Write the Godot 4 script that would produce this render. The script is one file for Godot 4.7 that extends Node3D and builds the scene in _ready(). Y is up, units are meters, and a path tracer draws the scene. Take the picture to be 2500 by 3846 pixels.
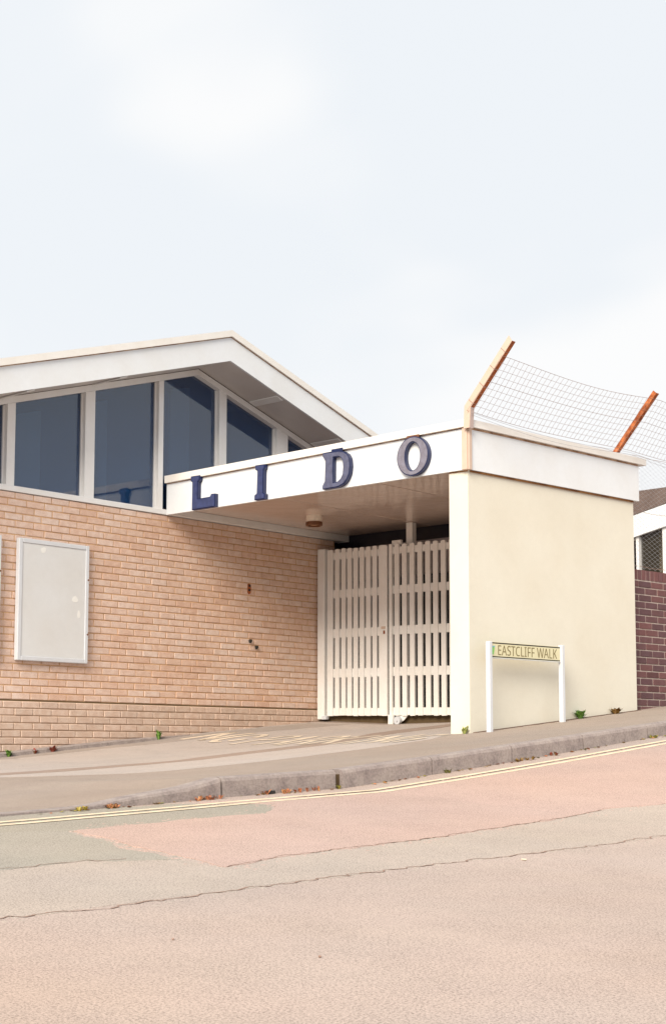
extends Node3D
# A white seaside lido entrance on a steep street: brick hall with a gable of windows, flat entrance canopy, slatted gates.

const EYE := Vector3(-11.468, 1.45, 12.832)
var rng := RandomNumberGenerator.new()
var used := {}
var M := {}

# ---------------------------------------------------------------- mesh builder
class MB:
	var v := PackedVector3Array()
	var n := PackedVector3Array()
	var c := PackedColorArray()
	var col := Color(1, 1, 1)
	func tri(a: Vector3, b: Vector3, d: Vector3, hint := Vector3.ZERO) -> void:
		var m := (d - a).cross(b - a)
		if m.length_squared() < 1e-16:
			return
		if hint != Vector3.ZERO and m.dot(hint) < 0.0:
			var t := b
			b = d
			d = t
			m = -m
		m = m.normalized()
		v.append_array([a, b, d])
		n.append_array([m, m, m])
		c.append_array([col, col, col])
	func quad(a: Vector3, b: Vector3, d: Vector3, e: Vector3, hint := Vector3.ZERO) -> void:
		tri(a, b, d, hint)
		tri(a, d, e, hint)
	# box between two corners in the frame (o, bs); ch is the chamfer
	func box(lo: Vector3, hi: Vector3, ch := 0.0, xf := Transform3D()) -> void:
		var s := [lo, hi]
		var mid := (lo + hi) * 0.5
		var corner := func(ix: int, iy: int, iz: int, axis: int) -> Vector3:
			var p := Vector3(s[ix].x, s[iy].y, s[iz].z)
			var q := Vector3(ch if ix == 0 else -ch, ch if iy == 0 else -ch, ch if iz == 0 else -ch)
			q[axis] = 0.0
			return xf * (p + q)
		var wm := xf * mid
		for axis in 3:
			for side in 2:
				var pts := []
				for k in [[0, 0], [1, 0], [1, 1], [0, 1]]:
					var id := [0, 0, 0]
					id[axis] = side
					id[(axis + 1) % 3] = k[0]
					id[(axis + 2) % 3] = k[1]
					pts.append(corner.call(id[0], id[1], id[2], axis))
				var ctr: Vector3 = (pts[0] + pts[2]) * 0.5
				quad(pts[0], pts[1], pts[2], pts[3], ctr - wm)
		if ch <= 0.0:
			return
		for axis in 3:                       # edges running along axis
			var a1 := (axis + 1) % 3
			var a2 := (axis + 2) % 3
			for i in 2:
				for j in 2:
					var id0 := [0, 0, 0]
					var id1 := [0, 0, 0]
					id1[axis] = 1
					id0[a1] = i
					id1[a1] = i
					id0[a2] = j
					id1[a2] = j
					var p0: Vector3 = corner.call(id0[0], id0[1], id0[2], a1)
					var p1: Vector3 = corner.call(id1[0], id1[1], id1[2], a1)
					var p2: Vector3 = corner.call(id1[0], id1[1], id1[2], a2)
					var p3: Vector3 = corner.call(id0[0], id0[1], id0[2], a2)
					quad(p0, p1, p2, p3, (p0 + p2) * 0.5 - wm)
		for i in 8:
			var id := [i & 1, (i >> 1) & 1, (i >> 2) & 1]
			var p0: Vector3 = corner.call(id[0], id[1], id[2], 0)
			tri(p0, corner.call(id[0], id[1], id[2], 1), corner.call(id[0], id[1], id[2], 2), p0 - wm)
	func prism(loop: Array, ext: Vector3) -> void:
		var nn := Vector3.ZERO
		for i in loop.size():
			var a: Vector3 = loop[i]
			var b: Vector3 = loop[(i + 1) % loop.size()]
			nn += a.cross(b)
		nn = nn.normalized()
		var ax: Vector3 = nn.cross(Vector3.UP if absf(nn.y) < 0.9 else Vector3.RIGHT).normalized()
		var ay := nn.cross(ax)
		var flat := PackedVector2Array()
		for p in loop:
			flat.append(Vector2(p.dot(ax), p.dot(ay)))
		var ids := Geometry2D.triangulate_polygon(flat)
		for i in range(0, ids.size(), 3):
			tri(loop[ids[i]], loop[ids[i + 1]], loop[ids[i + 2]], -ext)
			tri(loop[ids[i]] + ext, loop[ids[i + 1]] + ext, loop[ids[i + 2]] + ext, ext)
		for i in loop.size():
			var a: Vector3 = loop[i]
			var b: Vector3 = loop[(i + 1) % loop.size()]
			quad(a, b, b + ext, a + ext, (b - a).cross(nn))
	func ring(outer: Array, inner: Array, ext: Vector3) -> void:
		var k := outer.size()
		for i in k:
			var j := (i + 1) % k
			quad(outer[i], outer[j], inner[j], inner[i], -ext)
			quad(outer[i] + ext, outer[j] + ext, inner[j] + ext, inner[i] + ext, ext)
			var mo: Vector3 = (outer[i] + outer[j] - inner[i] - inner[j]) * 0.5
			quad(outer[i], outer[j], outer[j] + ext, outer[i] + ext, mo)
			quad(inner[i], inner[j], inner[j] + ext, inner[i] + ext, -mo)
	func tube(pts: Array, r: float, sides := 6, caps := true) -> void:
		var prev := []
		for i in pts.size():
			var d: Vector3
			if i == 0: d = pts[1] - pts[0]
			elif i == pts.size() - 1: d = pts[i] - pts[i - 1]
			else: d = (pts[i + 1] - pts[i - 1])
			d = d.normalized()
			var ax := d.cross(Vector3.UP if absf(d.y) < 0.95 else Vector3.RIGHT).normalized()
			var ay := d.cross(ax)
			var cur := []
			for k in sides:
				var a := TAU * k / sides
				cur.append(pts[i] + (ax * cos(a) + ay * sin(a)) * r)
			if i > 0:
				for k in sides:
					var l := (k + 1) % sides
					var mid: Vector3 = (prev[k] + cur[l]) * 0.5 - (pts[i] + pts[i - 1]) * 0.5
					quad(prev[k], prev[l], cur[l], cur[k], mid)
			if caps and (i == 0 or i == pts.size() - 1):
				for k in range(1, sides - 1):
					tri(cur[0], cur[k], cur[k + 1], -d if i == 0 else d)
			prev = cur
	func lathe(at: Vector3, prof: Array, sides := 24) -> void:   # prof: [radius, y] from bottom to top
		for i in prof.size() - 1:
			for k in sides:
				var a0 := TAU * k / sides
				var a1 := TAU * (k + 1) / sides
				var d0 := Vector3(cos(a0), 0, sin(a0))
				var d1 := Vector3(cos(a1), 0, sin(a1))
				var p0: Vector3 = at + d0 * prof[i][0] + Vector3.UP * prof[i][1]
				var p1: Vector3 = at + d1 * prof[i][0] + Vector3.UP * prof[i][1]
				var p2: Vector3 = at + d1 * prof[i + 1][0] + Vector3.UP * prof[i + 1][1]
				var p3: Vector3 = at + d0 * prof[i + 1][0] + Vector3.UP * prof[i + 1][1]
				var dy: float = prof[i + 1][1] - prof[i][1]
				var dr: float = prof[i + 1][0] - prof[i][0]
				quad(p0, p1, p2, p3, (d0 + d1) * 0.5 * dy - Vector3.UP * dr)
	func mesh(off := Vector3.ZERO) -> ArrayMesh:
		var a := []
		a.resize(Mesh.ARRAY_MAX)
		var w := PackedVector3Array()
		w.resize(v.size())
		for i in v.size():
			w[i] = v[i] - off
		a[Mesh.ARRAY_VERTEX] = w
		a[Mesh.ARRAY_NORMAL] = n
		a[Mesh.ARRAY_COLOR] = c
		var m := ArrayMesh.new()
		m.add_surface_from_arrays(Mesh.PRIMITIVE_TRIANGLES, a)
		return m

# ---------------------------------------------------------------- nodes
func numbered(called: String) -> String:
	var k: int = used.get(called, -1) + 1
	used[called] = k
	return called if k == 0 else "%s_%03d" % [called, k]

func gp(o: Node) -> Vector3:
	var p := Vector3.ZERO
	while o is Node3D and o != self:
		p += (o as Node3D).position
		o = o.get_parent()
	return p

func tag(o: Node, label: String, category: String, group := "") -> void:
	o.set_meta("label", label)
	o.set_meta("category", category)
	if group != "":
		o.set_meta("group", group)

func thing(called: String, label: String, category: String, at: Vector3, group := "") -> Node3D:
	var o := Node3D.new()
	o.name = numbered(called)
	o.position = at
	add_child(o, true)
	tag(o, label, category, group)
	return o

func part(called: String, mb: MB, mat: Material, parent: Node, stuff := false) -> MeshInstance3D:
	var o := MeshInstance3D.new()
	o.name = called
	o.mesh = mb.mesh(gp(parent))
	o.material_override = mat
	parent.add_child(o, true)
	if stuff:
		o.set_meta("kind", "stuff")
	return o

func single(called: String, mb: MB, mat: Material, at: Vector3) -> MeshInstance3D:   # a top-level thing of one mesh
	var o := MeshInstance3D.new()
	o.name = numbered(called)
	o.mesh = mb.mesh(at)
	o.position = at
	o.material_override = mat
	add_child(o, true)
	return o

func struct(called: String, mb: MB, mat: Material) -> MeshInstance3D:
	var o := single(called, mb, mat, Vector3.ZERO)
	o.set_meta("kind", "structure")
	return o

# ---------------------------------------------------------------- materials
func lin(r: float, g: float, b: float) -> Color:
	return Color(r, g, b).linear_to_srgb()

func noise(sd: int, freq: float, oct := 3) -> FastNoiseLite:
	var f := FastNoiseLite.new()
	f.seed = sd
	f.noise_type = FastNoiseLite.TYPE_SIMPLEX_SMOOTH
	f.frequency = freq
	f.fractal_octaves = oct
	return f

# grain texture: a multiplier around white, in three scales, with dark and light specks
func grain_tex(sd: int, size: int, low: float, mid: float, fine: float, speck := 0.0, tint := Color(1, 1, 1), base := 0.82, chips := 0.0) -> ImageTexture:
	var r := RandomNumberGenerator.new()
	r.seed = sd
	var im := Image.create_empty(size, size, true, Image.FORMAT_RGB8)
	var f1 := noise(sd, 3.0 / size, 4).get_seamless_image(size, size, false, false, 0.12)
	var f2 := noise(sd + 1, 24.0 / size, 3).get_seamless_image(size, size, false, false, 0.12)
	var f3 := noise(sd + 2, 150.0 / size, 2).get_seamless_image(size, size, false, false, 0.1)
	for y in size:
		for x in size:
			var a := f1.get_pixel(x, y).r - 0.5
			var b := f2.get_pixel(x, y).r - 0.5
			var k := base * (1.0 + low * a + mid * b + fine * (r.randf() - 0.5) + chips * (f3.get_pixel(x, y).r - 0.5))
			var cc := Color(k, k, k)
			if speck > 0.0:
				var q := r.randf()
				if q < speck: cc = cc * 0.62
				elif q < speck * 1.8: cc = cc * 1.22
			var t := clampf(a * 1.6 + 0.5, 0, 1)
			cc = Color(cc.r * lerpf(tint.r, 1, t), cc.g * lerpf(tint.g, 1, t), cc.b * lerpf(tint.b, 1, t))
			im.set_pixel(x, y, Color(clampf(cc.r, 0, 1), clampf(cc.g, 0, 1), clampf(cc.b, 0, 1)).linear_to_srgb())
	im.generate_mipmaps()
	return ImageTexture.create_from_image(im)

func bump_tex(sd: int, freq: float, strength: float, oct := 4) -> NoiseTexture2D:
	var t := NoiseTexture2D.new()
	t.width = 512
	t.height = 512
	t.seamless = true
	t.as_normal_map = true
	t.bump_strength = strength
	t.noise = noise(sd, freq, oct)
	return t

func mat(col: Color, rough := 0.8, tex: Texture2D = null, scale := 1.0, bump: Texture2D = null, bump_k := 1.0) -> StandardMaterial3D:
	var m := StandardMaterial3D.new()
	m.albedo_color = col
	m.roughness = rough
	m.vertex_color_use_as_albedo = true
	if tex != null:
		m.albedo_texture = tex
	if bump != null:
		m.normal_enabled = true
		m.normal_texture = bump
		m.normal_scale = bump_k
	if tex != null or bump != null:
		m.uv1_triplanar = true
		m.uv1_world_triplanar = true
		m.uv1_scale = Vector3.ONE * scale
	return m

func materials() -> void:
	var g_asph := grain_tex(11, 1024, 0.14, 0.12, 0.7, 0.05, Color(1, 1, 1), 0.84, 0.95)
	var g_soft := grain_tex(12, 512, 0.06, 0.03, 0.04, 0.0, Color(1, 0.985, 0.965), 0.95)
	var g_brick := grain_tex(13, 512, 0.16, 0.26, 0.16, 0.015, Color(1, 0.93, 0.88), 0.86)
	var g_rust := grain_tex(14, 256, 0.9, 0.7, 0.3, 0.03, Color(0.8, 0.6, 0.45), 0.7)
	var g_conc := grain_tex(15, 512, 0.35, 0.35, 0.22, 0.03, Color(1, 0.97, 0.95), 0.8)
	var g_kerb := grain_tex(16, 512, 0.45, 0.5, 0.3, 0.05, Color(0.95, 0.93, 0.96), 0.8, 0.5)
	var b_fine := bump_tex(21, 0.09, 5.0, 4)
	var b_asph := bump_tex(22, 0.16, 9.0, 3)
	var b_wave := bump_tex(23, 0.02, 2.0, 3)
	M.white = mat(lin(0.77, 0.78, 0.79), 0.45, g_soft, 0.6)
	M.fascia = mat(lin(0.75, 0.785, 0.825), 0.4, g_soft, 0.5)
	M.coping = mat(lin(0.80, 0.785, 0.76), 0.5, g_soft, 0.9)
	M.frame = mat(lin(0.77, 0.775, 0.785), 0.45, g_soft, 0.7)
	M.gate = mat(lin(0.86, 0.85, 0.83), 0.5, g_soft, 0.8, b_wave, 0.3)
	M.cream = mat(lin(0.72, 0.695, 0.605), 0.85, g_soft, 0.35, b_fine, 0.02)
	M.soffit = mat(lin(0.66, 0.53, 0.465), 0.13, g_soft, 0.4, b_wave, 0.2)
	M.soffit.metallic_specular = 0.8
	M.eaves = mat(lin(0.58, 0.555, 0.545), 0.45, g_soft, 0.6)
	M.brick = mat(Color(1, 1, 1), 0.92, g_brick, 2.6, b_asph, 0.35)
	M.mortar = mat(lin(0.68, 0.43, 0.25), 0.95, g_conc, 2.0)
	M.mortar_pale = mat(lin(0.60, 0.51, 0.46), 0.95, g_conc, 2.0)
	M.dark_joint = mat(lin(0.10, 0.065, 0.03), 0.95)
	M.asphalt = mat(Color(1, 1, 1), 0.95, g_asph, 0.5)
	M.asphalt_fine = mat(Color(1, 1, 1), 0.95, g_asph, 0.6)
	M.crack = mat(lin(0.36, 0.235, 0.185), 0.95, g_conc, 3.0)
	M.kerb = mat(lin(0.40, 0.34, 0.315), 0.9, g_kerb, 1.6, b_asph, 0.5)
	M.line = mat(lin(0.84, 0.71, 0.52), 0.85, g_conc, 3.0)
	M.paint = mat(lin(0.85, 0.73, 0.58), 0.85, g_conc, 1.8)
	M.navy = mat(lin(0.012, 0.022, 0.095), 0.35, g_conc, 3.0)
	M.faded_sheen_face = mat(lin(0.125, 0.135, 0.22), 0.25, g_conc, 4.0)  # D face: sky gloss put into a paler colour, with some fading
	M.grey_sheen_face = mat(lin(0.24, 0.23, 0.29), 0.25, g_conc, 4.0)  # O face: sky sheen and weathering both mixed into the colour
	M.navy_face = mat(lin(0.06, 0.075, 0.18), 0.28, g_conc, 4.0)
	M.board = mat(lin(0.70, 0.715, 0.73), 0.28, g_soft, 0.4)
	M.alu = mat(lin(0.65, 0.68, 0.73), 0.38, g_soft, 1.0)
	M.signpost = mat(lin(0.63, 0.66, 0.71), 0.5, g_soft, 1.0)
	M.plate = mat(lin(0.70, 0.66, 0.44), 0.4, g_soft, 1.0)
	M.black = mat(lin(0.02, 0.018, 0.016), 0.5)
	M.olive = mat(lin(0.19, 0.15, 0.06), 0.5)
	M.green = mat(lin(0.27, 0.62, 0.16), 0.5)
	M.teal = mat(lin(0.22, 0.50, 0.55), 0.5)
	M.rust = mat(lin(0.64, 0.20, 0.065), 0.9, g_rust, 3.0, b_asph, 0.5)
	M.rust_wire = mat(lin(0.34, 0.23, 0.19), 0.8)
	M.wire = mat(lin(0.42, 0.42, 0.45), 0.5)
	M.postpaint = mat(lin(0.64, 0.49, 0.40), 0.6, g_soft, 2.0)
	M.lampbody = mat(lin(0.84, 0.76, 0.66), 0.4)
	M.lamprim = mat(lin(0.16, 0.06, 0.02), 0.4)
	M.lampglass = mat(lin(0.42, 0.25, 0.13), 0.25)
	M.dark = mat(lin(0.012, 0.014, 0.025), 0.35)
	M.room = mat(lin(0.16, 0.22, 0.36), 0.9)
	M.lintel = mat(lin(0.42, 0.37, 0.39), 0.6, g_soft, 0.7)
	M.roof = mat(lin(0.17, 0.125, 0.11), 0.9, g_conc, 1.0)
	M.purple = mat(Color(1, 1, 1), 0.9, g_brick, 2.6, b_asph, 0.5)
	M.curtain = mat(lin(0.42, 0.33, 0.20), 0.9)
	M.shadow_line = mat(lin(0.42, 0.20, 0.06), 0.8, g_rust, 2.0)  # orange shadow line along the joints, painted as thin strips
	M.shadow_line_pale = mat(lin(0.58, 0.40, 0.27), 0.8, g_rust, 2.0)  # paler shadow line for under the copings and cappings
	M.leaf = mat(Color(1, 1, 1), 0.7)
	M.leaf.backlight_enabled = true
	M.leaf.backlight = Color(0.25, 0.3, 0.1)
	M.ground = mat(lin(0.22, 0.19, 0.16), 0.95, g_asph, 0.5)
	var gl := StandardMaterial3D.new()
	gl.albedo_color = Color(0.13, 0.27, 0.44, 0.50)
	gl.transparency = BaseMaterial3D.TRANSPARENCY_ALPHA
	gl.roughness = 0.03
	gl.metallic_specular = 1.0
	gl.normal_enabled = true
	gl.normal_texture = bump_tex(24, 0.006, 1.5, 2)
	gl.normal_scale = 0.05
	gl.uv1_triplanar = true
	gl.uv1_world_triplanar = true
	gl.uv1_scale = Vector3.ONE * 0.5
	M.glass = gl
	var gl2 := StandardMaterial3D.new()
	gl2.albedo_color = Color(0.24, 0.23, 0.19, 0.35)
	gl2.transparency = BaseMaterial3D.TRANSPARENCY_ALPHA
	gl2.roughness = 0.05
	M.glass_grey = gl2

# ---------------------------------------------------------------- the lie of the land
const KBX := [-70.0, -12.0, -6.26, -5.2, -4.64, -3.52, -2.63, -1.71, 0.12, 9.0, 70.0]
const KBY := [-0.6, 0.88, 1.097, 1.143, 1.172, 1.217, 1.298, 1.388, 1.580, 2.45, 5.0]
const KTX := [-70.0, -12.0, -6.30, -5.83, -5.60, -5.34, -4.93, -4.644, -3.571, -2.65, -1.733, -0.814, 0.104, 9.0, 70.0]
const KTY := [-0.588, 0.892, 1.110, 1.127, 1.146, 1.190, 1.240, 1.297, 1.338, 1.422, 1.511, 1.600, 1.689, 2.56, 5.11]
const WX := [-70.0, -12.0, -6.0, -2.2, -1.4, -0.5, 0.5, 2.55, 9.0, 70.0]
const WY := [-0.5, 0.95, 1.24, 1.413, 1.487, 1.565, 1.675, 1.845, 2.40, 5.0]

func lerp_table(xs: Array, ys: Array, x: float) -> float:
	for i in range(1, xs.size()):
		if x <= xs[i]:
			return lerpf(ys[i - 1], ys[i], (x - xs[i - 1]) / (xs[i] - xs[i - 1]))
	return ys[-1]

func zk(x: float) -> float: return 5.822 + 0.059 * (x + 3.569)
func kb(x: float) -> float: return lerp_table(KBX, KBY, x)
func kt(x: float) -> float: return lerp_table(KTX, KTY, x)
func road_y(x: float, z: float) -> float: return kb(x) - 0.075 * (z - zk(x))
func pave_y(x: float, z: float) -> float:
	var w := lerp_table(WX, WY, x)
	var pm := kt(x) - 0.045
	return lerp_table([-50.0, 0.0, 1.2, 2.2, 4.25, zk(x)], [w, w, w - 0.05, w - 0.04, pm, kt(x)], z)

const ZKNOTS := [0.0, 1.2, 2.2, 4.25]

func ruled(lo: float, hi: float, step: float, knots: Array) -> Array:      # ruling lines shared by all surfaces of the land, so that layers keep their distance
	var out := [lo, hi]
	for i in range(int(ceil(lo / step)), int(floor(hi / step)) + 1):
		out.append(i * step)
	for k in knots:
		if k > lo and k < hi:
			out.append(k)
	out.sort()
	var clean := [out[0]]
	for v in out:
		if v - clean[-1] > 1e-4:
			clean.append(v)
	return clean

func sheet(mb: MB, poly: Array, fn: Callable, lift: float, skirt := false) -> void:   # a polygon in x, z laid on the land
	var pk := PackedVector2Array()
	var lo := Vector2(1e9, 1e9)
	var hi := -lo
	for p in poly:
		pk.append(p)
		lo = lo.min(p)
		hi = hi.max(p)
	if skirt:                                      # the edge of the layer
		for i in pk.size():
			var a := pk[i]
			var b := pk[(i + 1) % pk.size()]
			var ya: float = fn.call(a.x, a.y)
			var yb: float = fn.call(b.x, b.y)
			mb.quad(Vector3(a.x, ya + lift, a.y), Vector3(b.x, yb + lift, b.y), Vector3(b.x, yb - 0.002, b.y), Vector3(a.x, ya - 0.002, a.y), Vector3(0, 0, 1))
	var xs := ruled(lo.x, hi.x, 0.25, KTX + KBX + WX)
	var zs := ruled(lo.y, hi.y, 0.25, ZKNOTS)
	for i in xs.size() - 1:
		for j in zs.size() - 1:
			var cell := PackedVector2Array([Vector2(xs[i], zs[j]), Vector2(xs[i + 1], zs[j]), Vector2(xs[i + 1], zs[j + 1]), Vector2(xs[i], zs[j + 1])])
			for piece in Geometry2D.intersect_polygons(pk, cell):
				var ids := Geometry2D.triangulate_polygon(piece)
				for k in range(0, ids.size(), 3):
					var q := []
					for l in 3:
						var p: Vector2 = piece[ids[k + l]]
						q.append(Vector3(p.x, fn.call(p.x, p.y) + lift, p.y))
					mb.tri(q[0], q[1], q[2], Vector3.UP)

func ragged(pts: Array, amp: float, sd: int, step := 0.06) -> Array:   # a closed outline with a worn edge
	var f := noise(sd, 3.0, 4)
	var out := []
	for i in pts.size():
		var a: Vector2 = pts[i]
		var b: Vector2 = pts[(i + 1) % pts.size()]
		var k := maxi(1, int(a.distance_to(b) / step))
		for t in k:
			var p := a.lerp(b, float(t) / k)
			out.append(p + Vector2(f.get_noise_2d(p.x, p.y), f.get_noise_2d(p.x + 40, p.y)) * amp)
	return out

func ribbon(pts: Array, width: float, amp: float, sd: int) -> Array:   # a cracked seam: a polyline of uneven width, as separate pieces
	var f := noise(sd, 6.0, 4)
	var line := []
	for i in pts.size() - 1:
		var k := maxi(1, int(pts[i].distance_to(pts[i + 1]) / 0.035))
		for t in k:
			var p: Vector2 = pts[i].lerp(pts[i + 1], float(t) / k)
			line.append(p + Vector2(f.get_noise_2d(p.x * 1.5, p.y), f.get_noise_2d(p.x * 1.5 + 30, p.y)) * amp)
	var out := []
	for i in line.size() - 1:
		var w := width * (0.5 + 1.1 * maxf(0.0, f.get_noise_2d(i * 0.09, 7.0) + 0.25))
		var d: Vector2 = (line[i + 1] - line[i]).normalized().orthogonal() * w * 0.5
		out.append([line[i] - d, line[i + 1] - d, line[i + 1] + d, line[i] + d])
	return out

# ================================================================ build
func _ready() -> void:
	rng.seed = 7
	setup_view()
	materials()
	build_land()
	build_hall()
	build_canopy()
	build_gates()
	build_boundary()
	build_far_building()
	build_letters()
	build_boards()
	build_street_sign()
	build_fence()
	build_small()

func setup_view() -> void:
	var cam := Camera3D.new()
	cam.name = "camera"
	add_child(cam)
	# 50 mm lens on film; the lens is shifted up as the horizon lies low in the frame
	var p := 6.0152
	var a := 41.538
	var ar := deg_to_rad(a)
	var fwd := Vector3(cos(ar), 0, -sin(ar))
	var look := fwd * cos(deg_to_rad(p)) + Vector3.UP * sin(deg_to_rad(p))
	cam.look_at_from_position(EYE, EYE + look, Vector3.UP)
	cam.projection = Camera3D.PROJECTION_FRUSTUM
	cam.near = 0.1
	cam.far = 900.0
	cam.size = 0.1 * 3846.0 / 5770.0
	cam.frustum_offset = Vector2(-(1290.0 - 1250.0), 2222.0 - 1923.0) / 5770.0 * 0.1
	cam.current = true
	var we := WorldEnvironment.new()
	var env := Environment.new()
	env.background_mode = Environment.BG_SKY
	env.tonemap_mode = Environment.TONE_MAPPER_LINEAR
	env.tonemap_exposure = 2.1
	env.sdfgi_enabled = true
	env.ssao_enabled = true
	env.ssil_enabled = true
	var sky := Sky.new()
	var pan := PanoramaSkyMaterial.new()
	pan.panorama = sky_image()
	pan.energy_multiplier = 0.49
	sky.sky_material = pan
	env.sky = sky
	we.environment = env
	we.name = "environment"
	add_child(we)
	var sun := DirectionalLight3D.new()
	sun.name = "sun"
	sun.light_color = Color(1.0, 0.955, 0.885)
	sun.light_energy = 0.76
	sun.light_angular_distance = 30.0
	sun.shadow_enabled = true
	add_child(sun)
	sun.look_at_from_position(Vector3.ZERO, -Vector3(-0.92, 0.64, 0.34), Vector3.UP)

func sky_image() -> ImageTexture:
	var w := 1024
	var h := 512
	var im := Image.create_empty(w, h, false, Image.FORMAT_RGBAF)
	var f := noise(5, 1.0, 5)
	var g := noise(8, 1.0, 4)
	for y in h:
		var el := PI * (0.5 - (y + 0.5) / h)
		for x in w:
			var az := TAU * (x + 0.5) / w
			var d := Vector3(cos(el) * sin(az), sin(el), -cos(el) * cos(az))
			var k := 1.0 / (maxf(d.y, 0.0) + 0.22)
			var q := Vector2(d.x, d.z) * k
			# a veil of thin streaky cloud with a few pale blue gaps
			var st := f.get_noise_3d(q.x * 0.7 + q.y * 0.2, q.y * 0.7, 0.0) * 0.8 + g.get_noise_3d(q.x * 2.2, q.y * 0.8 - q.x * 0.35, 4.0) * 0.3
			var tilt := el - 0.335 + 0.05 * sin(az * 3.0 + 0.6)
			var gap := exp(-pow(tilt / 0.085, 2.0)) * 0.85 - 0.05 + 0.35 * smoothstep(0.6, 1.2, el)
			var cl := smoothstep(-0.22, 0.24, st * 1.25 + 0.20 - gap * 0.35)
			var blue := Color(0.838, 0.876, 0.918)
			var white := Color(0.950, 0.953, 0.957)
			var c := blue.lerp(white, cl)
			c = c.lerp(Color(0.93, 0.945, 0.96), exp(-pow((el - 0.13) / 0.09, 2.0)) * 0.8)
			if d.y < 0.0:
				c = c.lerp(Color(0.5, 0.46, 0.42), smoothstep(0.0, -0.1, d.y))
			im.set_pixel(x, y, c)
	return ImageTexture.create_from_image(im)

# ---------------------------------------------------------------- road, kerb, pavement
func tinted(mb: MB, fn: Callable) -> void:    # broad uneven tone of an old surface, as vertex colours
	for i in mb.v.size():
		var p := mb.v[i]
		mb.c[i] = fn.call(p.x, p.z)

func tone(col: Color, f: FastNoiseLite, amp: float, warm: float) -> Callable:
	return func(x: float, z: float) -> Color:
		var a := f.get_noise_2d(x, z)
		var b := f.get_noise_2d(x + 50.0, z)
		return Color(col.r * (1 + amp * a + warm * b), col.g * (1 + amp * a), col.b * (1 + amp * a - warm * b))

func grid(mb: MB, x0: float, x1: float, z0: Callable, z1: Callable, step: float, fn: Callable) -> void:
	var xs := ruled(x0, x1, step, KTX + KBX + WX)
	for i in xs.size() - 1:
		var e0: float = z1.call(xs[i])
		var e1: float = z1.call(xs[i + 1])
		var s0: float = z0.call(xs[i])
		var s1: float = z0.call(xs[i + 1])
		var zs := ruled(maxf(s0, s1), minf(e0, e1), step, ZKNOTS)
		for j in zs.size() - 1:
			var first := j == 0
			var last := j == zs.size() - 2
			var q := []
			for k in [[xs[i], s0 if first else zs[j]], [xs[i + 1], s1 if first else zs[j]], [xs[i + 1], e1 if last else zs[j + 1]], [xs[i], e0 if last else zs[j + 1]]]:
				q.append(Vector3(k[0], fn.call(k[0], k[1]), k[1]))
			mb.quad(q[0], q[1], q[2], q[3], Vector3.UP)

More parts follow.
